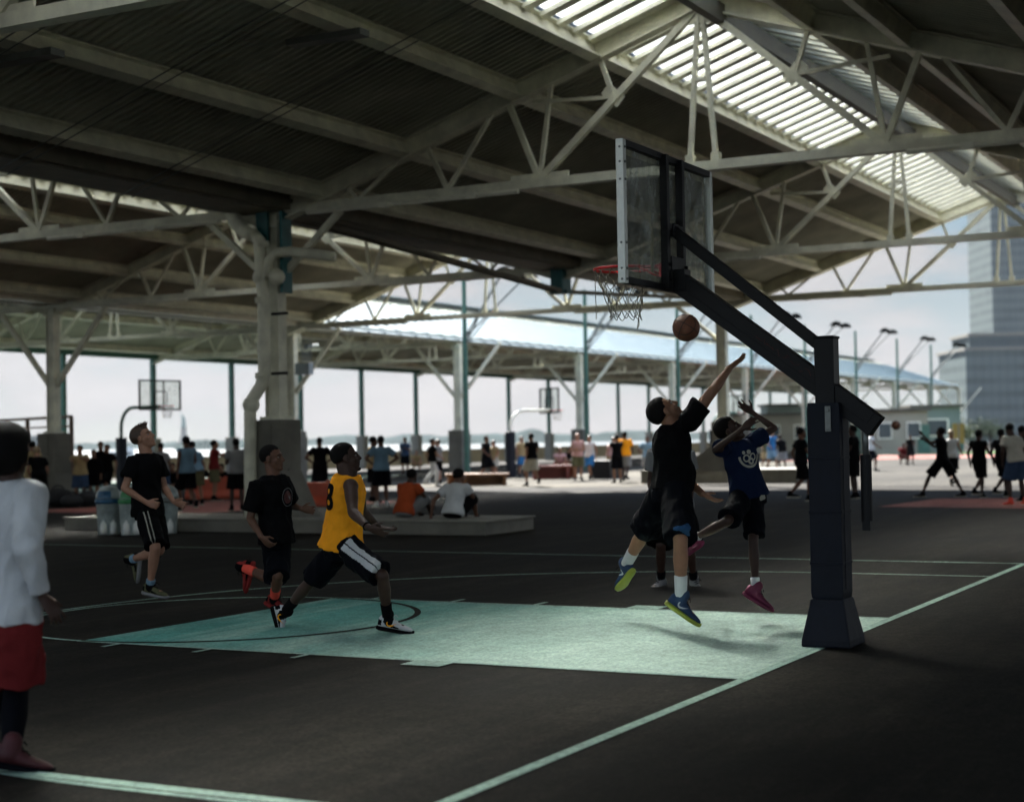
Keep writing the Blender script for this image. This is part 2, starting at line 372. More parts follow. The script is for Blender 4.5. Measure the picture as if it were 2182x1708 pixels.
def skylight(x0, x1, sg):
    b = MB(); sa, sb = .06, 1.84
    o = .21; b.add([(x0,sg*sa,zr(sa)+o),(x1,sg*sa,zr(sa)+o),(x1,sg*sb,zr(sb)+o),(x0,sg*sb,zr(sb)+o)], [(0,1,2,3) if sg > 0 else (3,2,1,0)])
    b.mi = 1; k = x0+.3
    while k < x1-.1:
        b.beam((k,sg*sa,zr(sa)+.15),(k,sg*sb,zr(sb)+.15),.205,.07); k += .585
    return b
def truss_parts(root_loc, parent, end=False):
    """one roof truss at X=0 local; returns the chord object holding its sub-parts"""
    ch = MB()
    for dx in (-.075, .075): ch.beam((dx,-HALF,5.9),(dx,HALF,5.9),.05,.14)
    ch.beam((0,-HALF,5.835),(0,HALF,5.835),.2,.03)
    for s in (-2.95, 2.95): ch.box((0, s, 5.95), (.03, 1.1, .24))
    ch.mi = 1
    ch.tube([(-.13,-HALF+1.0,5.78),(-.13,-3.3,5.78)], .045, 6); ch.tube([(-.13,3.3,5.78),(-.13,HALF-1.0,5.78)], .045, 6)
    for s in (-6,-4.2,4.2,6): ch.box((-.13, s, 5.78), (.1, .18, .1))
    o = link('truss', ch.mesh('truss', [CREAM, CREAM2]), parent, root_loc)
    for sg in (-1, 1):
        r = MB(); r.ibeam((0,sg*8.62,zr(8.62)),(0,sg*.02,zr(.02)),.24,.33,.03)
        for k in range(60):                  # rivet heads along the lower flange
            s = .3+k*.14
            for dx in (-.085,.085): r.box((dx, sg*s, zr(s)-.17), (.03,.03,.02))
        link('rafter', r.mesh('rafter', CREAM), o, (0,0,0))
    for g in (-1, 1):
        wb = MB()
        def L(a, c, w_=.075): wb.beam((0,a[0],a[1]),(0,c[0],c[1]),w_,w_)
        def q(s, z): return (g*s, z)
        L(q(.05,8.45), q(2.95,5.95), .11)
        L(q(2.95,5.95), q(3.5,zr(3.5)-.15), .09); L(q(2.95,5.95), q(2.7,zr(2.7)-.15), .07)
        L(q(4.75,5.95), q(3.85,zr(3.85)-.15), .07); L(q(4.75,5.95), q(5.15,zr(5.15)-.15), .075)
        L(q(6.6,5.95), q(5.8,zr(5.8)-.15), .06); L(q(6.6,5.95), q(6.85,zr(6.85)-.15), .06)
        L(q(1.55,7.2), q(1.78,zr(1.78)-.15), .07); L(q(1.55,7.2), q(3.05,zr(3.05)-.3), .06)
        wb.beam((0,g*2.9,5.96),(0,g*6.7,5.96),.05,.05); wb.beam((0,g*1.42,7.1),(0,g*1.7,7.36),.03,.22)
        link('web_bracing', wb.mesh('web_bracing', CREAM), o, (0,0,0))
    wb = MB()
    for g in (-1, 1): wb.beam((0,g*.03,8.5),(0,g*.22,5.98),.075,.075); wb.box((0,g*.22,6.02),(.12,.14,.16))
    wb.box((0,0,8.36),(.05,.5,.3)); wb.box((0,0,7.3),(.12,.16,.05))
    link('hanger', wb.mesh('hanger', CREAM), o, (0,0,0))
    return o

def column_parts(root, x, y, big_knees, foot=2.02, pedw=.63, teal=False, base=0.0, sides=(-1,1), flare=(.36,.36)):
    c = MB()
    c.ibeam((x,y,foot),(x,y,5.82),.26,.32,.03,(0,1,0)); c.beam((x,y,foot),(x,y,5.8),.2,.22,(0,1,0))
    if teal:
        c.mi = 1; c.box((x-.24,y+.08,5.55),(.06,.26,.62)); c.box((x-.05,y-.3,5.1),(.3,.06,1.5)); c.mi = 0
    c.box((x,y,foot+.03),(.42,.46,.06)); c.box((x,y,5.6),(.40,.44,.05))
    if y < 48: c.beam((x+.2,y-.02,foot),(x+.2,y-.02,5.8),.08,.08)
    for s in sides:
        if big_knees: c.beam((x,y+s*.12,3.45),(x,y+s*2.15,5.78),.12,.14)
        else: c.beam((x,y+s*.15,4.65),(x,y+s*1.5,5.78),.1,.11)
    o = c.build('column', [CREAM, TEAL], root)
    p = MB(); h = pedw/2
    prof = [(-h,2.02),(-h,base+.85),(-h-flare[0],base),(h+flare[1],base),(h,base+.85),(h,2.02)] if flare else [(-h,2.02),(-h,base),(h,base),(h,2.02)]
    n = len(prof); xs = (x-h, x+h)
    p.add([(xx, y+a, z) for xx in xs for a, z in prof], [tuple(range(n)), tuple(range(2*n-1,n-1,-1))]+[(k,n+k,n+(k+1)%n,(k+1)%n) for k in range(n)])
    for dy in (-.1,): p.box((x-h-.012, y+dy, 1.0), (.02,.03,1.9))
    p.build('pedestal', CONC, o, bevel=.02)
    return o

shed = thing('open_shed', 'large open steel pier shed with striped skylight over the near court', 'shed', (14.2,14.3,0))
X0, X1 = -15.0, 38.9
TX = (2.0, 14.2, 26.5, 38.5)
proto = None
def place_truss(root, x, yc):
    global proto
    loc = V((x, yc, 0))-V(root.location)
    if proto is None: proto = truss_parts(loc, root); return proto
    c = proto.copy(); COL.objects.link(c); c.parent = root; c.location = loc
    for ch in list(proto.children):
        d = ch.copy(); COL.objects.link(d); d.parent = c
    return c
def gable(root, yc, x0, x1, xs, purl, sky=True):
    off = V((0,yc,0))-V(root.location)
    for sg in (-1, 1):
        link('roof_slope', deck_mesh(x0, x1, sg).mesh('roof_slope', [DECK, ROOFTOP]), root, off)
        if sky: link('skylight', skylight(x0, x1, sg).mesh('skylight', [TRANS, CREAM]), root, off)
        for s in purl:
            p = MB(); hh = .34 if s < 2 else .30
            p.ibeam((x0,sg*s,zr(s)+.02),(x1,sg*s,zr(s)+.02),.2,hh,.03,(0,.31*sg,.95))
            link('purlin', p.mesh('purlin', CREAM), root, off)
    rb = MB(); rb.beam((x0,0,8.66),(x1,0,8.66),.16,.34); rb.beam((x0,-.35,8.30),(x1,-.35,8.30),.16,.3)
    rb.mi = 1; rb.beam((x0,.0,8.92),(x1,.0,8.92),.9,.05)
    link('ridge_beam', rb.mesh('ridge_beam', [DARKST, ROOFTOP]), root, off)
    if not sky: pass
    for x in xs: place_truss(root, x, yc)
PURL = (1.86, 3.35, 5.6, 7.4)
gable(shed, RIDGES[0], X0, X1, (-10.3,)+TX, PURL)
gable(shed, RIDGES[1], X0, X1, TX, PURL)
# unseen closed gable added on the right to keep the floor dark
off = V((0,-11.65,0))-V(shed.location)
for sg in (-1, 1): link('roof_slope', deck_mesh(X0, X1, sg).mesh('roof_slope', [DECK, ROOFTOP]), shed, off)
_ = MB(); _.beam((X0,0,8.85),(X1,0,8.85),3.9,.08); link('shade_ridge_cap', _.mesh('shade_ridge_cap', DARKST), shed, off)
GUT = mat('brown gutter steel', (.20,.18,.13), .7, noise_amt=.3, scale=2)
for row in ('A', 'R'):
    g = MB(); y = ROWS[row]
    g.beam((X0,y,5.98),(X1,y,5.98),.9,.28); g.beam((X0,y,6.16),(X1,y,6.16),.7,.14)
    for dy in (-.55,.55): g.beam((X0,y+dy,6.02),(X1,y+dy,6.02),.12,.3)
    g.build('valley_gutter', GUT, shed)
g = MB(); g.beam((X0,31.25,6.05),(X1,31.25,6.05),.45,.26); g.build('eave_gutter', CREAM2, shed)
# end rake trims at the open end, pale bars stand in for light through gaps
for yc in RIDGES[:2]:
    for sg in (-1, 1):
        r = MB(); r.ibeam((X1+.05,yc+sg*8.7,zr(8.7)+.06),(X1+.05,yc,zr(0)+.06),.16,.36,.03)
        r.mi = 1
        for k in range(5):
            a = 1.1+k*1.55; r.beam((X1-.25,yc+sg*a,zr(a)+.0),(X1-.25,yc+sg*(a+1.1),zr(a+1.1)+.0),.2,.04)
        r.build('rake_trim', [CREAM, CREAM2], shed)
cA = column_parts(shed, 14.2, 14.15, False, teal=True, base=.24, flare=(.42,0))
cC = column_parts(shed, 38.5, 14.5, False, base=.44, sides=(1,), flare=(.1,1.25))
for x in (2.0, -10.3): column_parts(shed, x-.0, 14.3, False)
for x in (14.2, 26.5, 38.5, -10.3, 2.0): column_parts(shed, x, -3.0, False)
# rain pipes on the near column
p = MB()
def apx(u, v, x=13.8): return on_x(u, v, x)
p.tube([apx(492,432),apx(500,470),apx(520,492),apx(540,500)], .14, 10)
p.tube([apx(540,500),apx(553,512),apx(556,560),apx(562,640),apx(563,795),apx(556,822),apx(538,850),apx(533,872),apx(534,1130)], .115, 12)
p.tube([apx(570,590),apx(573,555),apx(592,538),apx(620,536),apx(712,547)], .095, 10)
p.ball(apx(556,590), .155); p.ball(apx(535,862), .16); p.ball(apx(590,590), .15)
for v in (520, 640, 800): p.tube([apx(559,v-6),apx(559,v+6)], .135, 12)
p.build('drain_pipe', CREAM, cA, smooth=True)
p = MB(); p.box(apx(610,1000,14.0)+V((0,-.05,0)), (.02,.02,.02)); 
for v in (668, 795): p.box(apx(596,v,13.9), (.06,.34,.05))
p.build('pipe_strap', BLACK, cA)
# king-post rods and teal hanger where a column was taken out
h = MB(); h.box((26.5,14.3,5.56),(.5,.34,.62)); h.box((26.5,14.3,5.28),(.3,.5,.08)); h.build('hanger_post', TEAL, shed)
for x in (14.2, 38.5):
    r = MB()
    for dy in (-.12,.12): r.beam((26.5,14.3+dy,5.3),(x,14.3+dy,5.92),.06,.08)
    r.build('tie_rod', GUT, shed)
# lamp rails and cable runs under the deck
r = MB()
for x in (4.5, 7.2, 9.9): r.tube([(x, 6.9, zr(1.25)-.2), (x, 14.0, zr(8.35)-.2)], .011, 5); r.tube([(x+.25, 8.5, zr(2.85)-.2), (x+.25, 14.0, zr(8.35)-.2)], .009, 5)
r.build('cable_run', GREYM, shed)
for x, s in ((8.6, 3.4), (5.0, 5.6)):
    f = MB(); f.box((x, 5.65+s, zr(s)-.24), (.24, 1.25, .09)); f.build('strip_light', GREYM, shed)

far = thing('open_shed', 'long pier shed with pale blue roof standing beyond the sunlit courts', 'shed', (51,40.25,0))
gable(far, RIDGES[2], -25, 150, [14.2+12.33*k for k in range(-2, 12)], (1.86, 4.4, 7.4))
g = MB(); g.beam((-25,31.95,6.05),(150,31.95,6.05),.35,.30); g.build('eave_gutter', CREAM2, far)
g = MB(); g.beam((-25,48.6,6.0),(150,48.6,6.0),.25,.4); g.build('eave_gutter', GREEN, far)
for k in range(0, 12): column_parts(far, 14.2+12.33*k, 31.6, True, pedw=.70, flare=((.36,.36) if k == 1 else None))
for k in range(1, 23):
    x = 14.2+6.165*k
    c = MB(); c.beam((x,48.9,1.95),(x,48.9,5.85),.22,.22); o = c.build('post', GREEN, far)
    p = MB(); p.box((x,48.9,.98),(.5,.56,1.96)); p.build('pedestal', CONCL, o, bevel=.02)

q = on_x(648, 786, 38.0); b = MB(); b.box(q, (.3,.62,.42)); b.box(q+V((-.16,0,.02)), (.02,.5,.3)); b.beam(q+V((.1,0,.2)), q+V((.6,.15,.2)), .06,.06); b.build('junction_box', mat('pale blue grey enamel', (.30,.36,.40), .5, noise_amt=.15), far, bevel=.01)
q = on_x(652, 738, 38.0); b = MB(); b.tube([q+V((0,.24*cos(2*pi*k/20),.24*sin(2*pi*k/20))) for k in range(20)], .03, 6, closed=True); b.tube([q+V((0,.1*cos(2*pi*k/16),.1*sin(2*pi*k/16))) for k in range(16)], .03, 6, closed=True)
for k in range(5): b.beam(q+V((0,-.2+.1*k,-.2)), q+V((0,-.2+.1*k,-.55)), .02,.02)
b.beam(q+V((0,0,.0)), q+V((.9,.1,.1)), .08,.08); b.build('wall_fan', MATS['pale blue grey enamel'], far)
# ------------------------------------------------------------------ the near hoop
hx = 1.83
hoop = thing('basketball_hoop', 'tall black basketball hoop with clear backboard and padded post at the near lane', 'basketball hoop', (hx,-.06,0))
b = MB(); b.box((hx,-.06,1.15),(.15,.15,2.29)); b.box((hx,-.06,2.3),(.165,.165,.02)); b.build('post', BLACK, hoop, bevel=.008)
b = MB(); a = .12
b.loft([[V((hx+x*k, -.06+y*k, z)) for x, y in ((-a,-a),(a,-a),(a,a),(-a,a))] for z, k in ((.36,.98),(.40,1.02),(1.2,1.01),(1.76,1.03),(1.81,.98))])
b.box((hx-.06,-.06-a-.006,1.1),(.006,.006,1.35)); pd = b.build('post_pad', PAD, hoop, bevel=.014)
b = MB()
b.loft([[V((hx+x, -.06+y, z)) for x, y in ((-.16*k-.0,-.15*k),(.17*k,-.15*k),(.17*k,.15*k),(-.16*k,.15*k))] for z, k in ((.005,1.24),(.06,1.22),(.3,.90),(.36,.84))])
b.build('base_pad', PAD, hoop, bevel=.014)
def armbeam(b, y0, z0, y1, z1, w_, h_): b.beam((hx,y0,z0),(hx,y1,z1),w_,h_,(0,0,1))
b = MB(); armbeam(b, 1.10, 2.785, -.43, 1.625, .11, .165)
for s in (-1,1): b.beam((hx+s*.057,1.0,2.75),(hx+s*.057,-.4,1.69),.006,.10)
b.box((hx,1.09,2.80),(.13,.10,.17)); arm = b.build('main_arm', BLACK, hoop, bevel=.006)
b = MB(); armbeam(b, 1.17, 3.215, -.02, 2.235, .055, .085); b.box((hx,1.16,3.2),(.1,.07,.1)); b.build('upper_arm', BLACK, hoop, bevel=.005)
b = MB(); b.tube([(hx,-.34,1.66),(hx,-.34,1.40)], .024, 12); b.build('piston_rod', GREYM, hoop, smooth=True)
b = MB(); b.tube([(hx,-.34,1.42),(hx,-.34,.93)], .042, 14); b.box((hx,-.34,.9),(.06,.06,.08)); b.build('lift_cylinder', BLACK, hoop, smooth=False)
b = MB(); b.box((hx-.134,-.10,1.69),(.012,.045,.19)); b.tube([(hx-.150,-.10,1.755),(hx-.134,-.10,1.755)], .017, 10); b.box((hx-.142,-.10,1.615),(.008,.03,.016)); b.build('link_plate', GREYM, hoop, bevel=.004)
b = MB()
for k in range(9):                            # faded hand-painted tag on the arm
    y = .46-.045*k; zc = 1.625+(y+.43)*.758+.02; r_ = random.Random(k)
    b.tube([(hx-.0585,y+r_.uniform(-.02,.02),zc+r_.uniform(-.03,.03)), (hx-.0585,y-.02+r_.uniform(-.02,.02),zc+r_.uniform(-.035,.035)), (hx-.0585,y-.04+r_.uniform(-.02,.02),zc-.02+r_.uniform(-.03,.03))], .0035, 4)
b.build('faded_tag', mat('faded red marker', (.11,.025,.02), .7), arm)
for z in (.62, 1.0, 1.4):
    b = MB(); b.box((hx,-.06,z),(.253,.253,.022)); b.build('pad_strap', PAD, pd, bevel=.004)
# board
bx0, bx1, bz0, bz1, by = .93, 2.765, 2.72, 3.79, 1.21
GLASS = bpy.data.materials.new('smudged acrylic'); GLASS.use_nodes = True
_n = GLASS.node_tree.nodes; _l = GLASS.node_tree.links; _n.clear()
_o = _n.new('ShaderNodeOutputMaterial'); _tr = _n.new('ShaderNodeBsdfTransparent'); _df = _n.new('ShaderNodeBsdfPrincipled'); _mx = _n.new('ShaderNodeMixShader')
_tc = _n.new('ShaderNodeTexCoord'); _mp = _n.new('ShaderNodeMapping'); _mp.inputs['Scale'].default_value = (3.2,1,1.6)
_t = _n.new('ShaderNodeTexNoise'); _t.inputs['Scale'].default_value = 3.0; _t.inputs['Detail'].default_value = 9; _t.inputs['Roughness'].default_value = .72
_r = _n.new('ShaderNodeMapRange'); _r.inputs['From Min'].default_value = .42; _r.inputs['From Max'].default_value = .72; _r.inputs['To Min'].default_value = .10; _r.inputs['To Max'].default_value = .62
_tr.inputs['Color'].default_value = (.90,.92,.90,1); _df.inputs['Base Color'].default_value = (.40,.42,.39,1); _df.inputs['Roughness'].default_value = .35
_l.new(_tc.outputs['Object'], _mp.inputs['Vector']); _l.new(_mp.outputs[0], _t.inputs['Vector']); _l.new(_t.outputs['Fac'], _r.inputs['Value'])
_l.new(_r.outputs[0], _mx.inputs[0]); _l.new(_tr.outputs[0], _mx.inputs[1]); _l.new(_df.outputs[0], _mx.inputs[2]); _l.new(_mx.outputs[0], _o.inputs['Surface'])
GLASSC = GLASS.copy(); GLASSC.name = 'clear acrylic'
for q_ in GLASSC.node_tree.nodes:
    if q_.type == 'MAP_RANGE': q_.inputs['To Min'].default_value = .04; q_.inputs['To Max'].default_value = .2
b = MB(); b.box(((bx0+bx1)/2,by,(bz0+bz1)/2),(bx1-bx0-.02,.012,bz1-bz0-.02)); board = b.build('backboard', GLASS, hoop)
b = MB()
for z in (bz0+.025, bz1-.025): b.box(((bx0+bx1)/2,by-.012,z),(bx1-bx0-.112,.055,.05))
b.mi = 1
for x in (bx0+.028, bx1-.028): b.box((x,by-.008,(bz0+bz1)/2),(.056,.06,bz1-bz0))
b.mi = 2
for z in (bz0+.03, bz0+.11, bz0+.3, bz1-.3, bz1-.17, bz1-.06): b.tube([(bx0-.004,by-.01,z),(bx0+.003,by-.01,z)], .010, 8); b.tube([(bx0+.028,by-.046,z),(bx0+.028,by-.036,z)], .011, 8)
b.build('board_frame', [BLACK, ALU, GREYM], board, bevel=.003)
b = MB()
for x in (1.70, 2.02): b.box((x,by-.045,(bz0+bz1)/2),(.055,.06,bz1-bz0-.02))
b.box((1.86,by-.05,bz0+.14),(.265,.065,.26)); b.box((1.86,by-.05,bz0+.50),(.265,.05,.05))
for x in (1.70, 2.02):
    for z in (bz0+.09,bz0+.2): b.tube([(x,by-.1,z),(x,by-.07,z)], .014, 8)
b.build('mount_strut', BLACK, board, bevel=.003)
b = MB(); cxm = hx+.015
ly = by+.0095
for z in (bz0+.085, bz1-.075): b.box((cxm,ly,z),(bx1-bx0-.15,.005,.045))
for x in (bx0+.085, bx1-.085): b.box((x,ly,(bz0+bz1)/2),(.045,.005,bz1-bz0-.2))
for x in (cxm-.29, cxm+.29): b.box((x,ly,bz0+.36),(.05,.005,.46))
b.box((cxm,ly,bz0+.565),(.53,.005,.05)); b.build('board_line', TAPE, board)
rc = V((cxm, by+.385, 2.925)); rr = .232
b = MB(); b.tube([rc+V((rr*cos(2*pi*k/40), rr*sin(2*pi*k/40), 0)) for k in range(40)], .0115, 8, closed=True)
for s in (-1,1): b.tube([rc+V((s*.10,-.36,-.10)), rc+V((s*.13,-.19,-.005))], .009, 6)
b.box(rc+V((0,-.30,0)),(.20,.13,.012)); b.box(rc+V((0,-.362,-.06)),(.22,.02,.15)); rim = b.build('rim', RED, hoop, smooth=False)
b = MB(); ns = 12; lev = 6; rl = (.225,.205,.175,.15,.135,.125,.135); zl = (-.012,-.075,-.145,-.215,-.28,-.345,-.395)
rn = random.Random(4)
jit = {}
def knot(k, i):
    k %= 2*ns
    if (k, i) not in jit: jit[(k, i)] = V((rn.uniform(-.014,.014), rn.uniform(-.014,.014), rn.uniform(-.014,.014)))*(i > 0)
    a = 2*pi*k/(2*ns); return rc+V((rl[i]*cos(a)+.02*i/6, rl[i]*sin(a), zl[i]))+jit[(k, i)]
for k in range(ns):
    for d in (1,-1):
        pts = [knot(2*k+(i*d if False else (d*(i % 2))), i) for i in range(lev+1)]
        fine = []
        for i in range(lev):
            for t in range(3): fine.append(pts[i].lerp(pts[i+1], t/3)+V((0,0,-.012*sin(pi*t/3))))
        b.tube(fine+[pts[-1]], .0036, 5)
lp = knot(17, 6); b.tube([lp, lp+V((-.012,0,-.05)), lp+V((.0,.012,-.085)), lp+V((.014,0,-.05)), lp+V((.01,0,0))], .0038, 5)
b.tube([rc+V((-.1,.2,0)), rc+V((-.11,.2,-.12)), rc+V((-.12,.19,-.32)), rc+V((-.135,.185,-.40))], .0036, 5)
b.build('net', NETM, rim)
# faded red lettering-like sticker on the main arm
def decal_text(txt, size, name, m, parent, pos, ex, ey, depth=.002):
    c = bpy.data.curves.new(name, 'FONT'); c.body = txt; c.size = size; c.align_x = 'CENTER'; c.align_y = 'CENTER'; c.extrude = depth
    tmp = bpy.data.objects.new('tmp', c); COL.objects.link(tmp)
    dg = bpy.context.evaluated_depsgraph_get(); me = bpy.data.meshes.new_from_object(tmp.evaluated_get(dg)); bpy.data.objects.remove(tmp)
    me.name = name; ex = V(ex).normalized(); ey = V(ey).normalized(); ez = ex.cross(ey)
    R = Matrix((ex, ey, ez)).transposed()
    for v_ in me.vertices: v_.co = R @ v_.co + V(pos)
    me.materials.clear(); me.materials.append(m); return link(name, me, parent)

# ------------------------------------------------------------------ balls
def basketball(label, c, r=.121, tilt=(.5,.3,.2)):
    t = thing('basketball', label, 'ball', tuple(c))
    from mathutils import Euler
    R = Euler(tilt).to_matrix(); A = (R@V((1,0,0)), R@V((0,1,0)), R@V((0,0,1)))
    b = MB(); b.ball(c, r, A, 40, 24); o = b.build('ball_skin', BALLM, t, smooth=True)
    s = MB(); n = 48
    for f in (lambda a: V((cos(a),sin(a),0)), lambda a: V((cos(a),0,sin(a))),
              lambda a: V((cos(a),sin(a)*.8,.62+.0*a)).normalized() if False else V((.62*(1 if True else 0)+.0*a, .785*cos(a), .785*sin(a))),
              lambda a: V((-.62, .785*cos(a), .785*sin(a)))):
        s.tube([c+R@(f(2*pi*k/n)*r) for k in range(n)], .0028, 5, closed=True)
    s.build('seam', BALLD, t)
basketball('worn brown basketball in the air between net and reaching player', at(1462,698,14.0))
basketball('small dark basketball flying towards the silhouetted players', at(1909,906,43), .125, (.2,.9,.1))

# ------------------------------------------------------------------ concrete islands round the columns
t = MB(); t.prism([(13.25,9.25),(15.0,9.25),(15.0,18.5),(13.25,18.5)], 0, .22); t.mi = 1; t.prism([(13.22,9.22),(15.03,9.22),(15.03,18.53),(13.22,18.53)], .22, .245)
tag(t.build('concrete_island', [CONC, CONCL], bevel=.015), 'long low concrete kerb island under the near piped column', 'kerb island')
t = MB(); y1, y0 = on_x(1368,1020,40).y, on_x(1702,1020,40).y
t.prism([(39.9,y0),(42.2,y0),(42.2,y1),(39.9,y1)], 0, .42); t.mi = 1; t.prism([(39.86,y0-.03),(42.24,y0-.03),(42.24,y1+.03),(39.86,y1+.03)], .42, .46)
tag(t.build('concrete_island', [CONC, CONCL], bevel=.015), 'low concrete kerb island behind the jumping players', 'kerb island')

# ------------------------------------------------------------------ recycling bins
BAG = mat('clear bin plastic', (.33,.38,.37), .35, noise_amt=.35, scale=7)
def bin_(label, u, v, lid, wr=.225):
    p = ground(u, v); t = thing('recycling_bin', label, 'bin', tuple(p), 'recycling bins on the kerb')
    b = MB(); b.lathe([(wr*.82,.0),(wr*.84,.02),(wr*.97,.55),(wr,.56),(wr*.99,.57)], p, 24); o = b.build('bin_body', BAG, t, smooth=True)
    b = MB(); b.lathe([(wr*1.04,.56),(wr*1.06,.60),(wr*1.04,.645),(wr*.9,.645)], p, 24); b.build('bin_collar', lid, t, smooth=True)
    b = MB(); b.lathe([(wr*1.0,.645),(wr*.98,.70),(wr*.86,.78),(wr*.62,.845),(wr*.3,.878),(.01,.885)], p, 24); l_ = b.build('dome_lid', BAG, t, smooth=True)
    b = MB(); d = (CAM-p); d.z = 0; d.normalize(); s = V((-d.y, d.x, 0))
    for k in range(5):
        a = -.35+.17*k
    q = [p+(d*cos(a)+s*sin(a))*(wr*1.03*c_)+V((0,0,z)) for z, c_ in ((.66,1.0),(.72,.97),(.785,.85)) for a in (-1.0,-.7,-.4,-.1,.2)]
    b.add(q, [(r_*5+k, r_*5+k+1, r_*5+k+6, r_*5+k+5) for r_ in range(2) for k in range(4)]); b.build('lid_flap', lid, l_)
    b = MB()
    for sa in (-.5,.42):
        c = p+(d*cos(sa)+s*sin(sa))*(wr*.86)
        b.lathe([(.06,.02),(.064,.12),(.055,.2),(.02,.25),(.018,.27)], c, 10)
    b.build('bottle_symbol', WHITEP, o, smooth=True)
    return t
bin_('clear recycling bin with half blue dome lid, leftmost of the three bins', 232, 1138, BLUEP)
bin_('clear recycling bin with green collar between the blue bin and the runner', 281, 1139, GREENP)
bin_('grey clear bin with dome lid hidden partly behind the runner in black', 352, 1136, GREYM, .25)

# ------------------------------------------------------------------ other hoops
def gooseneck(label, p, ang, hr=2.9, armc=GREEN, reach=1.7, bw=1.5):
    t = thing('basketball_hoop', label, 'basketball hoop', tuple(p), 'gooseneck hoops on the far courts')
    d = V((cos(ang), sin(ang), 0)); l = V((-d.y, d.x, 0)); z = V((0,0,1)); zt = hr+.02
    b = MB(); pts = [p+z*1.7, p+z*(zt-.75)]
    for k in range(1,9): a = pi/2*k/8; pts.append(p+d*(.72*(1-cos(a)))+z*(zt-.75+.75*sin(a)))
    pts.append(p+d*reach+z*zt); b.tube(pts, .062, 10); b.build('gooseneck_pole', armc, t, smooth=True)
    b = MB(); R = Matrix((d, l, z)).transposed(); b.box(p+z*.95,(.3,.3,1.9),R); b.build('post_pad', PAD, t, bevel=.02)
    bc = p+d*(reach+.02)+z*(zt+.40)
    b = MB(); b.box(bc,(.015,bw-.06,1.0),R); o = b.build('backboard', GLASSC, t)
    b = MB()
    for s in (-1,1): b.box(bc+z*(s*.51),(.05,bw+.06,.055),R); b.box(bc+l*(s*bw/2),(.05,.06,1.0),R)
    for s in (-.18,.18): b.box(bc+l*s-d*.03,(.04,.045,1.0),R)
    for s in (-.29,.29): b.box(bc+l*s+d*.012-z*.12,(.008,.04,.45),R)
    b.box(bc+d*.012+z*.125,(.008,.54,.04),R); b.build('board_frame', BLACK, o)
    c = bc+d*.40-z*.40; b = MB(); b.tube([c+(d*cos(2*pi*k/20)+l*sin(2*pi*k/20))*.23 for k in range(20)], .014, 6, closed=True); b.box(c-d*.31,(.2,.14,.03),R); r_ = b.build('rim', RED, t)
    b = MB()
    for k in range(10):
        for s in (1,-1):
            pts = [c+(d*cos(2*pi*(k+s*.5*(i%2))/10)+l*sin(2*pi*(k+s*.5*(i%2))/10))*(.225-.024*i)-z*(.105*i) for i in range(5)]; b.tube(pts, .007, 4)
    b.build('net', NETM, r_); return t
def at_ground(u, t_): q = at(u, 900, t_); return V((q.x, q.y, 0))
def img_ang(r, f):           # heading from image-right and away components
    d = RT*r + FW*f; return atan2(d.y, d.x)
gooseneck('green gooseneck basketball hoop left of the near column, board against the sky', at_ground(258, 58), img_ang(.72,-.62), 2.95, GREEN, 2.3, 1.75)
gooseneck('pale gooseneck basketball hoop beyond the seated pair, between far posts', at_ground(1087, 66), img_ang(.72,.5), 2.75, CREAM2, 2.0, 1.3)
gooseneck('faint gooseneck basketball hoop behind the boy in navy', at_ground(1519, 84), img_ang(.8,.5), 2.75, GREEN, 1.6, 1.3)

# ------------------------------------------------------------------ floodlight poles on the open courts
LAMPS = ['second','third','fourth','fifth','sixth','seventh','eighth','ninth']
def lamp_pole(x, y, label, top, arm_z, dy):
    t = thing('floodlight_pole', label, 'floodlight', (x,y,0), 'floodlight poles along the blue roofed shed')
    b = MB(); b.tube([(x,y,0),(x,y,.4),(x,y,top*.6),(x,y,top)], [.15,.12,.11,.09], 10); b.box((x,y,.04),(.45,.45,.08)); b.build('pole', GREEN, t, smooth=False)
    for dx in (-1.1, 1.1):
        a = V((x,y,arm_z)); e = V((x+dx*1.0, y-dy, arm_z+dy*1.05)); b = MB()
        b.beam(a, e, .07, .07); b.beam(a+V((0,0,-.35)), a.lerp(e,.55), .05, .05); o = b.build('lamp_arm', GREYM, t)
        h = MB(); h.lathe([(.10,.12),(.30,.02),(.42,-.16),(.40,-.2),(.05,-.15)], e, 14); h.build('lamp_head', mat('dull black lamp', (.010,.011,.010), .95, spec=0.0), o, smooth=False)
for k, (u, tt) in enumerate(((990,8.2),(1247,8.4),(1443,8.4),(1600,8.6),(1714,8.6),(1822,8.8),(1910,8.8),(1982,8.8))):
    # each stands beside a column of the far shed
    q = V((14.2+12.33*(k+3)+.9, 30.75, 0))
    d = on_y(u, 700, 30.75); x = d.x if abs(d.x-q.x) < 9 else q.x
    lamp_pole(x, 30.75, 'green floodlight pole with two raised arms, %s' % ['beside the third column of the blue roofed shed','behind the near hoop net','under the flying basketball','behind the jumper\'s raised hand','above the boy in navy','leftmost right of the padded post','middle one right of the padded post','rightmost, nearest the glass tower'][k], tt+.6, tt-2.2, 2.6)

# ------------------------------------------------------------------ fence frame at the far left
b0, b1 = at_ground(-25, 56), at_ground(152, 50)
t = thing('fence_frame', 'tall rusty steel fence frame behind the left column', 'fence', tuple(b0))
for k in range(5):
    p = b0.lerp(b1, k/4); b = MB(); b.beam(p, p+V((0,0,2.55)), .1, .1); b.build('fence_post', mat('rusty brown steel', (.16,.10,.07), .7, noise_amt=.3), t)
b = MB(); b.beam(b0+V((0,0,2.55)), b1+V((0,0,2.55)), .09,.09); b.beam(b0+V((0,0,2.25)), b1+V((0,0,2.25)), .05,.05); b.build('fence_rail', MATS['rusty brown steel'], t)
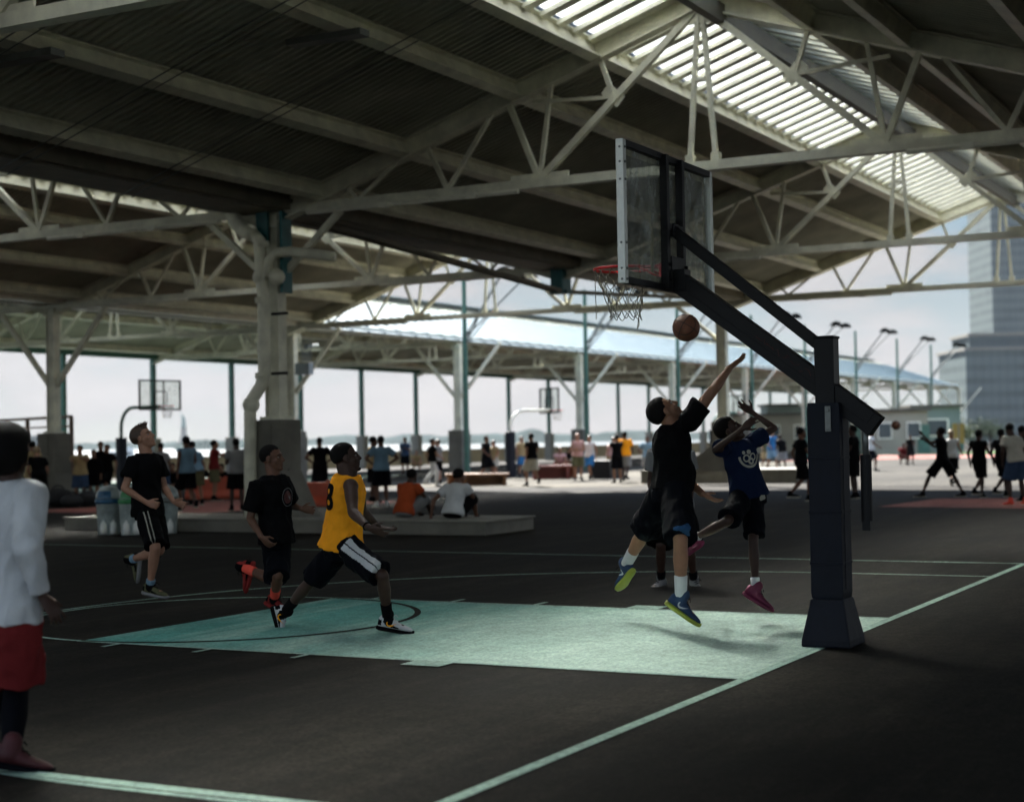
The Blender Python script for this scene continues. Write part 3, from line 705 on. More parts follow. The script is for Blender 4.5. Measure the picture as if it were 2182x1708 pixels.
# parapet along the pier edge
t = MB(); t.box((70,52.2,.45),(150,.35,.9)); t.mi = 1; t.box((70,52.2,.93),(150,.45,.06)); tag(t.build('parapet_wall', [mat('sand coloured wall', (.36,.29,.17), .85, noise_amt=.2, scale=.8), CONCL]), 'low sand coloured parapet wall along the water edge', 'wall')
# railing posts on it at left
t = thing('railing', 'thin metal railing along the pier edge at left', 'railing', (20,52.6,0))
for k in range(16):
    p = V((2+k*2.2, 52.6, 0)); b = MB(); b.beam(p, p+V((0,0,1.15)), .06,.06); b.build('railing_post', GREYM, t)
b = MB()
for z in (.4,.75,1.12): b.beam((2,52.6,z),(36,52.6,z),.04,.04)
b.build('rail', GREYM, t)

# ------------------------------------------------------------------ traffic barriers, benches, bags, cabin
def barrier(label, p, ang, L_=1.5, m=ORANGEP):
    t = MB(); R = Matrix.Rotation(ang, 3, 'Z')
    prof = ((-.28,0),(.28,0),(.28,.1),(.14,.25),(.11,.6),(-.11,.6),(-.14,.25),(-.28,.1))
    vs = []
    for x in (-L_/2, L_/2): vs += [R@V((x,y,z))+p for y, z in prof]
    n = 8; t.add(vs, [tuple(range(n)), tuple(range(2*n-1,n-1,-1))]+[(k,n+k,n+(k+1)%n,(k+1)%n) for k in range(n)])
    for x in (-.4,.4): t.box(R@V((x,0,.62))+p, (.12,.12,.06), R)
    return tag(t.build('traffic_barrier', m, bevel=.02), label, 'barrier', 'orange barriers behind the left crowd')
_bl = ['orange plastic barrier nearest the piped column','orange plastic barrier second from the piped column','orange plastic barrier under the person in red','leftmost orange plastic barrier of the row']
for k in range(4): barrier(_bl[k], at_ground(508-24*k, 47), img_ang(1,.1), 1.15)
barrier('red barrier peeking out right of the near column pedestal', at_ground(664, 40), img_ang(1,.2), .8)
def bench(label, p, ang, L_, m, h=.42):
    R = Matrix.Rotation(ang, 3, 'Z'); t = thing('bench', label, 'bench', tuple(p), 'low benches by the far courts')
    b = MB(); b.box(p+V((0,0,h-.04)),(L_,.55,.09),R); b.build('seat', m, t, bevel=.01)
    for s in (-1,1): b = MB(); b.box(R@V((s*L_*.4,0,(h-.09)/2))+p,(.12,.5,h-.09),R); b.build('leg', m, t)
    b = MB(); b.box(R@V((0,.2,(h-.09)/2))+p,(L_*.78,.05,h-.12),R); b.build('apron', m, t)
bench('brown timber bench beside the grey pedestal right of the seated pair', at_ground(1030, 55), img_ang(1,.1), 1.7, BROWNW)
bench('brown timber bench left of the far pedestal behind the seated man', at_ground(984, 56), img_ang(1,.1), 1.2, BROWNW)
bench('red bench behind the black shirted player with white shorts', at_ground(1172, 62), img_ang(1,.05), 1.6, REDP, .55)
bench('brown bench right of the red bench', at_ground(1208, 63), img_ang(1,.05), .7, BROWNW, .5)
FABK = mat('black bag cloth', (.014,.014,.016), .8, noise_amt=.3, scale=9, bump=.3, bscale=20)
def bag(label, p, r):
    t = thing('duffel_bag', label, 'bag', tuple(p), 'dark bags at the column foot')
    b = MB(); b.ball(p+V((0,0,r*.55)),(r*1.25,r*.8,r*.62),None,14,9); b.build('bag_body', FABK, t, smooth=True)
    b = MB(); b.tube([p+V((r*.6*cos(a),0,r*.9+r*.45*sin(a))) for a in [pi*k/8 for k in range(9)]], .02, 6); b.build('bag_strap', FABK, t)
bag('dark bag slumped left of the left column pedestal', at_ground(122,43), .42); bag('dark bag right of the left column pedestal', at_ground(186,43), .36); bag('small dark bag against the left column pedestal', at_ground(152,42.5), .3)
def crate(label, p, d, m):
    t = MB(); t.box(p+V((0,0,d[2]/2)), d); t.box(p+V((0,0,d[2]-.02)), (d[0]+.04,d[1]+.04,.05)); return tag(t.build('storage_box', m, bevel=.02), label, 'box')
crate('dark equipment case near the players in white', at_ground(1290,62), (1.3,.9,.7), BLACK)
# cabin buildings and planting far right
CAB = mat('beige cabin wall', (.30,.28,.22), .8, noise_amt=.12, scale=.7); CABG = mat('grey green cabin wall', (.17,.21,.19), .8, noise_amt=.12, scale=.7); WIN = mat('dark window glass', (.03,.05,.06), .15)
def cabin(label, p, ang, L_, D_, H_, m, nw):
    R = Matrix.Rotation(ang, 3, 'Z'); t = thing('cabin', label, 'cabin', tuple(p), None)
    b = MB(); b.box(p+V((0,0,H_/2)),(L_,D_,H_),R); b.build('wall', m, t)
    b = MB(); b.box(p+V((0,0,H_+.1)),(L_+.5,D_+.5,.2),R); b.build('roof', DARKST, t)
    for k in range(nw):
        x = -L_/2+(k+.5)*L_/nw; b = MB(); b.box(R@V((x,-D_/2-.03,H_*.55))+p,(L_/nw*.5,.08,H_*.4),R); f_ = b.build('window', CREAM2, t)
        b = MB(); b.box(R@V((x,-D_/2-.075,H_*.55))+p,(L_/nw*.42,.03,H_*.33),R); b.build('pane', WIN, f_)
    b = MB(); b.box(R@V((L_*.42,-D_/2-.03,1.05))+p,(.9,.07,2.1),R); b.build('door', GREEN, t)
cabin('beige flat roofed cabin right of the padded post', at_ground(1905,118), img_ang(1,.0), 4.2, 3, 3.1, CAB, 2)
cabin('grey green cabin with dark window beyond the raised arms', at_ground(1985,122), img_ang(1,.0), 3.6, 3, 3.4, CABG, 1)
cabin('pale grey low building behind the padded post', at_ground(1730,150), img_ang(1,.0), 9, 4, 4.2, CABG, 4)
cabin('beige shelter at the edge behind the boy in navy', at_ground(1640,140), img_ang(1,.0), 7, 4, 3.2, CAB, 3)
s = MB(); p = at_ground(2042,88); s.box(p+V((0,0,1.45)),(.06,.62,1.1),Matrix.Rotation(img_ang(0,1),3,'Z')); s.mi = 1; s.beam(p,p+V((0,0,2.1)),.08,.08)
tag(s.build('banner_sign', [YELP, GREYM]), 'yellow banner sign behind the players at right', 'sign')
LEAFM = mat('spring foliage', (.07,.10,.025), .8, noise_amt=.45, scale=1.2); BARK = mat('tree bark', (.06,.05,.04), .9, noise_amt=.3)
def tree(label, p, h, rad, seed, m=LEAFM, n=1500):
    rr = random.Random(seed); t = thing('tree', label, 'tree', tuple(p), 'small trees beyond the courts')
    b = MB(); b.tube([p, p+V((.1,.05,h*.35)), p+V((-.05,.1,h*.7))], [.16,.12,.05], 8)
    tips = []
    for k in range(7):
        a = rr.uniform(0,2*pi); s = p+V((0,0,h*rr.uniform(.3,.55))); e = s+V((cos(a)*rad*.7, sin(a)*rad*.7, h*rr.uniform(.1,.35))); b.tube([s, s.lerp(e,.5)+V((0,0,.1)), e], [.07,.05,.02], 5); tips.append(e)
    b.build('trunk', BARK, t)
    c = MB()
    for k in range(n):
        ce = rr.choice(tips); q = ce+V((rr.gauss(0,.33),rr.gauss(0,.33),rr.gauss(0,.26)))*rad
        nx = V((rr.gauss(0,1),rr.gauss(0,1),rr.gauss(0,1))).normalized(); tx = nx.orthogonal().normalized(); ty = nx.cross(tx); s = rr.uniform(.06,.13)
        c.add([q+tx*s, q+ty*s*.6, q-tx*s, q-ty*s*.6], [(0,1,2,3)])
    c.build('crown', m, t)
tree('light green tree between the cabin and the glass tower', at_ground(2030,128), 2.6, 1.3, 1); tree('light green tree left of the yellow banner', at_ground(1995,133), 2.3, 1.1, 2)
tree('dark green tree behind the silhouettes at right', at_ground(2110,140), 2.4, 1.3, 3, mat('dark foliage', (.04,.07,.03), .85, noise_amt=.4))

# ------------------------------------------------------------------ towers across the river, harbour things
def tower_mat(name, c1, c2, sx, sz):
    m = bpy.data.materials.new(name); m.use_nodes = True; nt = m.node_tree; N_ = nt.nodes; L_ = nt.links; b_ = N_['Principled BSDF']
    tc_ = N_.new('ShaderNodeTexCoord'); sp = N_.new('ShaderNodeSeparateXYZ'); L_.new(tc_.outputs['Object'], sp.inputs[0])
    w_ = N_.new('ShaderNodeMath'); w_.operation = 'PINGPONG'; w_.inputs[1].default_value = sz; L_.new(sp.outputs[2], w_.inputs[0])
    g_ = N_.new('ShaderNodeMath'); g_.operation = 'GREATER_THAN'; g_.inputs[1].default_value = sz*.45; L_.new(w_.outputs[0], g_.inputs[0])
    n_ = N_.new('ShaderNodeTexNoise'); n_.inputs['Scale'].default_value = .12; L_.new(tc_.outputs['Object'], n_.inputs['Vector'])
    mx_ = N_.new('ShaderNodeMix'); mx_.data_type = 'RGBA'; mx_.inputs[6].default_value = (*c1,1); mx_.inputs[7].default_value = (*c2,1)
    ad = N_.new('ShaderNodeMath'); ad.operation = 'MULTIPLY_ADD'; ad.inputs[1].default_value = .55; L_.new(g_.outputs[0], ad.inputs[0]); L_.new(n_.outputs['Fac'], ad.inputs[2]); ad.use_clamp = True
    L_.new(ad.outputs[0], mx_.inputs[0]); L_.new(mx_.outputs[2], b_.inputs['Base Color']); b_.inputs['Roughness'].default_value = .7; b_.inputs['Specular IOR Level'].default_value = .08; return m
TW1 = tower_mat('blue grey tower cladding', (.034,.046,.046), (.085,.108,.105), 3, 2.6)
TW2 = tower_mat('slate tower cladding', (.026,.038,.043), (.06,.083,.088), 3, 2.6)
DT = 620.0
def tower(label, u0, u1, vtop, t_, m, dep, ledge=None):
    p0 = at_ground(u0, t_); p1 = at_ground(u1, t_); c = (p0+p1)/2; wd = (p1-p0).length; H_ = at((u0+u1)/2, vtop, t_).z
    ang = atan2((p1-p0).y, (p1-p0).x); R = Matrix.Rotation(ang, 3, 'Z'); t = thing('tower_block', label, 'tower', tuple(c))
    b = MB(); b.box(c+R@V((0,dep/2,0))+V((0,0,H_/2-2)),(wd,dep,H_+4),R); o = b.build('facade', m, t)
    b = MB()
    nb = int(wd/3)
    for k in range(nb+1): b.box(c+R@V((-wd/2+k*wd/nb,-.15,0))+V((0,0,H_/2-2)),(.35,.3,H_+3.6),R)
    b.build('mullion', TW2, t)
    b = MB(); b.box(c+R@V((0,dep/2,0))+V((0,0,H_+.2)),(wd+1.5,dep+1.5,1.2),R); b.build('parapet', CONC, t)
    return t
tower('broad grey blue glass tower at the right edge, lower of the two', 2062, 2290, 742, DT, TW1, 40)
tower('set back upper block on the broad grey blue tower', 2070, 2290, 712, DT+12, TW2, 25)
tower('tall slim blue grey tower rising behind the lower glass tower', 2122, 2330, 330, DT+260, TW1, 45)
s = thing('harbour_tower', 'squat dark tower on the far shore left of the left column', 'tower', tuple(at_ground(78,900)))
p = at_ground(78, 900); b = MB(); b.box(p+V((0,0,2)),(8,8,10)); b.box(p+V((0,0,7.5)),(9,9,2)); b.build('wall', GREYM, s)
# ferry
p = at_ground(262, 420); p.z = -2.8; a = img_ang(1,.1); R = Matrix.Rotation(a,3,'Z')
t = thing('ferry_boat', 'grey ferry boat out on the water behind the left crowd', 'boat', tuple(p))
b = MB(); hull = []
for z, k in ((-.6,.9),(1.6,1.0)): hull.append([R@V((x*k,y*k,z))+p for x, y in ((-4.5,-1.5),(3.5,-1.5),(5.2,0),(3.5,1.5),(-4.5,1.5))])
b.loft(hull); b.build('hull', CABG, t)
b = MB(); b.box(R@V((-.6,0,2.4))+p,(6.5,2.4,1.6),R); b.box(R@V((.4,0,3.7))+p,(4.2,2.0,1.0),R); b.build('cabin_deck', WHITEP, t)
b = MB(); b.box(R@V((-.6,-1.25,2.5))+p,(5.8,.06,.6),R); b.build('window', WIN, t)
b = MB(); b.tube([R@V((-1.2,0,4.2))+p, R@V((-1.2,0,5.4))+p], .3, 8); b.build('funnel', DARKST, t)
# distant monument
p = at_ground(391, 2150); p.z = 2; k_ = 2150/3406.75
t = thing('monument_statue', 'distant robed statue with raised arm on a stepped plinth across the water', 'statue', tuple(p))
VERD = mat('verdigris copper', (.12,.20,.17), .8, noise_amt=.2, scale=.3)
b = MB(); b.lathe([(30*k_*.62,0),(30*k_*.6,8*k_),(14*k_,9*k_),(11*k_,20*k_),(8.5*k_,21*k_),(7.6*k_,36*k_),(8.4*k_,37*k_),(.1,37.2*k_)], p, 4); b.build('plinth', CONC, t)
b = MB(); q = p+V((0,0,37*k_)); b.lathe([(6*k_,0),(5.2*k_,6*k_),(4.2*k_,14*k_),(4.6*k_,18*k_),(3.2*k_,21*k_),(1.4*k_,22.4*k_),(1.9*k_,24*k_),(1.8*k_,26*k_),(.6*k_,28*k_)], q, 12)
b.tube([q+RT*(-3.4*k_)+V((0,0,19*k_)), q+RT*(-5*k_)+V((0,0,25*k_)), q+RT*(-5.4*k_)+V((0,0,30*k_))], [1.4*k_,1.1*k_,.8*k_], 6); b.build('figure', VERD, t, smooth=True)
b = MB(); b.lathe([(.5*k_,0),(1.5*k_,1.6*k_),(.6*k_,3.6*k_),(.05,5*k_)], q+RT*(-5.4*k_)+V((0,0,30*k_)), 8); b.build('torch', VERD, t)
# ------------------------------------------------------------------ people
WORK = bpy.data.scenes.new('work')       # a scratch scene keeps each remesh evaluation small
def _eval(o):
    WORK.collection.objects.link(o)
    with bpy.context.temp_override(scene=WORK, view_layer=WORK.view_layers[0]): dg = bpy.context.evaluated_depsgraph_get()
    dg.update(); r = bpy.data.meshes.new_from_object(o.evaluated_get(dg)); bpy.data.objects.remove(o); return r
def voxel(me, size, smooth=2, sf=.5):
    o = bpy.data.objects.new('tmp', me)
    m = o.modifiers.new('r', 'REMESH'); m.mode = 'VOXEL'; m.voxel_size = size; m.adaptivity = 0; m.use_smooth_shade = True
    if smooth: s = o.modifiers.new('s', 'SMOOTH'); s.factor = sf; s.iterations = smooth
    r = _eval(o); bpy.data.meshes.remove(me); return r
def frame(d, n):                       # d along, n roughly normal -> orthonormal (d, lateral, n)
    d = V(d).normalized(); n = V(n); n = (n-d*n.dot(d))
    if n.length < 1e-4: n = d.orthogonal()
    n.normalize(); return d, n.cross(d), n
def seg(b, a, c, ra, rc, n=10, prof=None):
    """tapered round-ended limb from a to c; prof adds swells at fractions"""
    a = V(a); c = V(c); d = c-a; L_ = d.length
    if L_ < 1e-5: return
    d /= L_; u = d.orthogonal().normalized(); w_ = d.cross(u); rings = []
    st = [(-ra*.8, ra*.45), (-ra*.35, ra*.9)] + [(L_*t, (ra*(1-t)+rc*t)*k) for t, k in (prof or ((0,1),(.25,1),(.5,1),(.75,1),(1,1)))] + [(L_+rc*.35, rc*.9), (L_+rc*.8, rc*.45)]
    for x, r in st: rings.append([a+d*x+(u*cos(2*pi*k/n)+w_*sin(2*pi*k/n))*r for k in range(n)])
    b.loft(rings)
def flatseg(b, pts, rs, n=14, front=None, squash=1.0):
    """flat-ended tube through pts (sleeves, trouser legs)"""
    pts = [V(p) for p in pts]; rings = []; pu = None
    for i, p in enumerate(pts):
        d = (pts[min(i+1,len(pts)-1)]-pts[max(i-1,0)]).normalized()
        u = (V(front)-d*V(front).dot(d)).normalized() if front is not None else (d.orthogonal().normalized() if pu is None else (pu-d*pu.dot(d)).normalized())
        pu = u; w_ = d.cross(u); rings.append([p+(u*cos(2*pi*k/n)*rs[i]*squash+w_*sin(2*pi*k/n)*rs[i]) for k in range(n)])
    b.loft(rings)
def hand(b, wr, d, n, s, thumb_side, curl=.35, spread=.12, fine=True):
    """wr wrist, d towards fingers, n palm normal (palm faces +n), thumb_side +1/-1 on lateral"""
    d, l, n = frame(d, n); l = l*thumb_side; S = s
    rings = []
    for x, wd, th in ((-.015,.024,.019),(.015,.030,.018),(.045,.040,.017),(.075,.043,.015),(.095,.040,.012)):
        c = wr+d*x*S; rings.append([c+(l*cos(2*pi*k/12)*wd+n*sin(2*pi*k/12)*th)*S for k in range(12)])
    b.loft(rings)
    if not fine:
        seg(b, wr+d*.09*S, wr+(d*.165+n*.03*curl)*S, .026*S, .018*S, 8); seg(b, wr+(d*.03+l*.03)*S, wr+(d*.085+l*.062+n*.015)*S, .013*S, .010*S, 6); return
    for i, (off, ln) in enumerate(((.030,.072),(.010,.080),(-.010,.074),(-.029,.060))):
        a = wr+(d*.092+l*off-n*.001)*S; ang = (0.0 if i == 1 else spread*(1.5-i)*.7)
        dd = (d*cos(ang)+l*sin(ang)); c = curl*(1+.18*i); p = a
        for j, fr in enumerate((.45,.32,.25)):
            c2 = c*(j+.5); q = p+(dd*cos(c2)+n*sin(c2))*ln*fr*S; r = (.0092-.0009*j)*S; seg(b, p, q, r, r*.93, 8); p = q
    a = wr+(d*.025+l*.026+n*.006)*S; m_ = a+(d*.034+l*.030+n*.012)*S; seg(b, a, m_, .0125*S, .0105*S, 8); seg(b, m_, m_+(d*.036+l*.014+n*.008)*S, .0100*S, .0082*S, 8)
def head(b, c, hf, hu, s, neck, fine=True, nr=.058):
    f, l, u = frame(hf, hu)               # f forward, u up
    A = (f, l, u); P = lambda x, y, z: c+(f*x+l*y+u*z)*s; R = lambda *r: V(r)*s
    b.ball(P(-.018,0,.028), R(.098,.077,.090), A, 18, 12); b.ball(P(.018,0,-.035), R(.074,.064,.080), A, 16, 10)
    b.ball(P(.030,0,-.082), R(.055,.046,.040), A, 14, 8); b.ball(P(.068,0,-.104), R(.024,.026,.018), A, 10, 6)
    if fine:
        seg(b, P(.086,0,.008), P(.106,0,-.032), .0095*s, .0135*s, 8); b.ball(P(.094,0,-.038), R(.014,.019,.009), A, 8, 6)
        b.ball(P(.074,0,.020), R(.018,.052,.011), A, 12, 6); b.ball(P(.084,0,-.064), R(.013,.026,.0075), A, 10, 6); b.ball(P(.081,0,-.077), R(.014,.023,.0085), A, 10, 6)
        for y in (-1,1):
            b.ball(P(-.004,y*.077,-.012), R(.022,.011,.033), A, 10, 6); b.ball(P(.056,y*.045,-.030), R(.024,.020,.018), A, 8, 6)
    else: seg(b, P(.085,0,.005), P(.104,0,-.034), .012*s, .016*s, 6)
    seg(b, P(-.022,0,-.055), neck, nr*.93*s, nr*1.08*s, 14)
    return f, l, u
HAIRM = {}
def hair_mesh(c, f, l, u, s, style):
    b = MB(); P = lambda x, y, z: c+(f*x+l*y+u*z)*s
    n, m = 30, 20; k0 = {'buzz':1.025,'short':1.06,'afro':1.55,'long':1.14,'messy':1.10}[style]
    vs = []; fs = []; rn = random.Random(5)
    for i in range(m+1):
        t = pi*i/m
        for k in range(n):
            a = 2*pi*k/n; x, y, z = sin(t)*cos(a), sin(t)*sin(a), cos(t); q = k0
            zl = .44 if x > .62 else (.44-(.62-x)*1.75 if x > .08 else max(-.70, -.505+(x-.08)*.25))         # hairline
            if style == 'afro': zl -= .35*(x < .4)
            if style == 'long': zl -= .9*(x < .25)
            zl += .06*noise.noise(V((x*5,y*5,z*5))); e = max(0, min(1, (z-zl)/.22+.5)); r = .93*(1-e)+q*e
            if style == 'messy': r += e*.05*noise.noise(V((x*7,y*7,z*7)))+(e*.10*max(0,x)*max(0,z) if z > .3 else 0)
            if style == 'afro': r += e*.05*noise.noise(V((x*9,y*9,z*9)))
            vs.append(P(-.018+.098*x*r, .077*y*r, .028+.090*z*r))
    for i in range(m):
        for k in range(n): fs.append((i*n+k, (i+1)*n+k, (i+1)*n+(k+1)%n, i*n+(k+1)%n))
    b.add(vs, fs); return b
def skin_mat(key, col):
    return mat('skin '+key, col, .55, spec=.3, noise_amt=.14, scale=9, bump=.08, bscale=60)
SKIN = {'fair':skin_mat('fair',(.32,.165,.105)), 'olive':skin_mat('olive',(.24,.118,.068)), 'brown':skin_mat('brown',(.115,.052,.030)), 'dark':skin_mat('dark',(.046,.022,.014))}
HAIR = {'black':mat('black hair',(.006,.005,.0045),.8,spec=.12,noise_amt=.4,scale=60,bump=.4,bscale=120), 'brown':mat('brown hair',(.055,.03,.016),.55,noise_amt=.4,scale=60,bump=.4,bscale=120), 'grey':mat('fair hair',(.25,.17,.09),.6,noise_amt=.3,scale=50)}
EYEW = mat('eye white', (.22,.20,.18), .4); EYED = mat('eye iris', (.02,.012,.01), .2)
CL = {}
def cloth(name, col=None, col2=None): 
    if name not in CL: CL[name] = mat('cloth '+name, col, .85, noise_amt=.18, scale=3.5, bump=.25, bscale=90, col2=col2, spec=.06)
    return CL[name]
cloth('black',(.0035,.0035,.004)); cloth('ink',(.0035,.004,.006)); cloth('navy',(.008,.016,.045)); cloth('white',(.50,.51,.51)); cloth('grey',(.20,.20,.20)); cloth('yellow',(.90,.34,.016))
cloth('red',(.15,.018,.018)); cloth('rust',(.36,.065,.02)); cloth('ltblue',(.16,.26,.34)); cloth('blue',(.03,.14,.32)); cloth('offwhite',(.40,.38,.32)); cloth('pink',(.50,.30,.28)); cloth('olivec',(.10,.10,.055)); cloth('tan',(.34,.25,.13)); cloth('denim',(.035,.06,.11)); cloth('brickred',(.20,.025,.022)); cloth('coral',(.75,.09,.06)); cloth('tealc',(.05,.15,.17))
cloth('tattoo blue',(.03,.09,.20),(.006,.010,.022))
def limb(S, u, v, L_, sg, tmin=None):   # the point on a sight line at bone length L_ from joint S; sg +1 away, -1 towards
    d = ray(u, v); o = CAM-S; A_ = d.dot(d); B_ = d.dot(o); C_ = o.dot(o)-L_*L_; D = B_*B_-A_*C_
    t = (-B_+sg*sqrt(D))/A_ if D > 0 else -B_/A_
    return CAM+d*t
def imgdir(r, u, f): return (RT*r+UP*u+FW*f).normalized()

def wrinkle(me, amp, ctr, ax, seed, keep=None):
    if not amp: return
    f, l, u = ax
    nv = [n_.vector.copy() for n_ in me.vertex_normals]; co = [v_.co.copy() for v_ in me.vertices]
    for i_, c_ in enumerate(co):
        q = c_-ctr; x, y, z = q.dot(f), q.dot(l), q.dot(u); sl_ = z*4.2+(y*3.0 if (int(seed) % 2) else -y*3.0); p = V((x*8, y*8, sl_))
        d = noise.noise(p+V((seed,0,0)))*.62+noise.noise(V((x*15,y*15,z*9+seed)))*.30+.20*noise.noise(V((x*4, z*13+y*6, seed)))
        r = 1-abs(d)*2.2
        co[i_] = c_+nv[i_]*(amp*(r*1.25-.62))
    me.vertices.foreach_set('co', [x for c_ in co for x in c_]); me.update()
def torso_rings(J, k, inflate, z0, z1, belly=0.0, n=20, steps=9, drop=0.0, hang=0.0):
    pel, nk = V(J['pel']), V(J['neck']); up = (nk-pel); T = up.length; up.normalize(); rings = []
    lh = (V(J['hipL'])-V(J['hipR'])).normalized(); ls = (V(J['shL'])-V(J['shR'])).normalized()
    tab = ((-.25,.150,.098),(-.10,.168,.112),(.05,.165,.108),(.25,.142,.098),(.45,.148,.104),(.62,.166,.116),(.78,.172,.114),(.90,.140,.092),(.97,.085,.070),(1.02,.062,.060))
    for i in range(steps+1):
        t = z0+(z1-z0)*i/steps
        for a, c in zip(tab, tab[1:]):
            if t <= c[0] or c is tab[-1]:
                q = max(0, min(1, (t-a[0])/(c[0]-a[0]))); wd = a[1]+(c[1]-a[1])*q; dp = a[2]+(c[2]-a[2])*q; break
        l = lh.lerp(ls, max(0, min(1, t))); l = (l-up*l.dot(up)).normalized(); f = l.cross(up)
        ctr = pel+up*(T*t)-up*(drop if t == z0 else 0)
        bl = belly*max(0, 1-abs(t-.25)/.35)
        bend = V(J.get('bend', (0,0,0)))*4*max(0,t)*max(0,1-t)
        hg = hang*max(0, min(1, (.5-t)/(.5-z0+1e-6))); wd_ = wd*k+inflate+hg; dp_ = dp*k+inflate+hg
        rings.append([ctr+bend+f*bl*.5+l*(wd_*cos(2*pi*j/n))+f*((dp_+bl*.5)*sin(2*pi*j/n)) for j in range(n)])
    return rings
def shoe(b, an, toe, up, s, sole=False):
    """foot from ankle joint an; toe = direction; local x forward from heel"""
    f, l, u = frame(toe, up); o = V(an)-f*.055*s-u*.085*s
    if not sole:
        tab = ((-.012,.020,.012,.075),(.0,.030,.010,.098),(.03,.036,.008,.108),(.065,.038,.008,.106),(.095,.039,.008,.090),(.13,.043,.008,.070),(.17,.048,.008,.057),(.205,.047,.008,.049),(.238,.038,.009,.040),(.258,.020,.012,.030))
    else:
        tab = ((-.020,.022,-.010,.020),(.0,.036,-.016,.022),(.04,.041,-.018,.022),(.09,.040,-.018,.020),(.14,.047,-.018,.020),(.19,.053,-.018,.020),(.225,.047,-.016,.021),(.255,.032,-.012,.022),(.272,.012,-.004,.022))
    rings = []
    for x, w_, z0, z1 in tab:
        c = o+f*x*s; ring = []
        for k in range(14):
            a = 2*pi*k/14; zz = (z0+z1)/2+(z1-z0)/2*sin(a); ww = w_*cos(a)*(1 if sin(a) < .2 else (1-.35*(sin(a)-.2))); ring.append(c+(l*ww+u*zz)*s)
        rings.append(ring)
    b.loft(rings)
    if not sole: seg(b, V(an)-u*.03*s, V(an)+u*.035*s, .047*s, .045*s, 12)
    return o, f, l, u
def project_decal(me_o, txtmesh, pos, ex, ey, m, name, off=.004):
    """lay a flat mesh (x,y) onto the cloth along its own normal"""
    ex = V(ex).normalized(); ez = ex.cross(V(ey)).normalized(); ey = ez.cross(ex)
    bv = BVHTree.FromPolygons([v.co.copy() for v in me_o.vertices], [tuple(p.vertices) for p in me_o.polygons])
    bm = bmesh.new(); bm.from_mesh(txtmesh)
    for _i in range(2): bmesh.ops.subdivide_edges(bm, edges=[e for e in bm.edges if e.calc_length() > .014], cuts=1)
    bmesh.ops.triangulate(bm, faces=bm.faces)
    for v_ in bm.verts:
        w_ = V(pos)+ex*v_.co.x+ey*v_.co.y
        h = bv.ray_cast(w_+ez*.5, -ez, 1.0)
        v_.co = (h[0]+ez*off) if h[0] else w_
    me = bpy.data.meshes.new(name); bm.to_mesh(me); bm.free(); me.materials.append(m); return me
def text_mesh(txt, size, bold=0.0):
    c = bpy.data.curves.new('t', 'FONT'); c.body = txt; c.size = size; c.align_x = 'CENTER'; c.align_y = 'CENTER'; c.offset = bold; c.resolution_u = 3
    return _eval(bpy.data.objects.new('tmp', c))
def ring_mesh(r0, r1, a0=0, a1=360, n=28, cx=0, cy=0):
    b = MB(); vs = []
    for i in range(n+1):
        a = radians(a0+(a1-a0)*i/n); vs += [(cx+r0*cos(a),cy+r0*sin(a),0),(cx+r1*cos(a),cy+r1*sin(a),0)]
    b.add(vs, [(2*i,2*i+1,2*i+3,2*i+2) for i in range(n)]); return b
SWOOSH = [(-.5,.12),(-.42,-.10),(-.30,-.20),(-.12,-.20),(.12,-.08),(.55,.24),(.10,.04),(-.12,-.03),(-.26,-.04),(-.34,.02),(-.38,.12),(-.36,.30),(-.46,.24)]
def swoosh_mesh(L_):
    me = bpy.data.meshes.new('sw'); me.from_pydata([(x*L_,y*L_,0) for x, y in SWOOSH], [], [tuple(range(len(SWOOSH)))]); return me

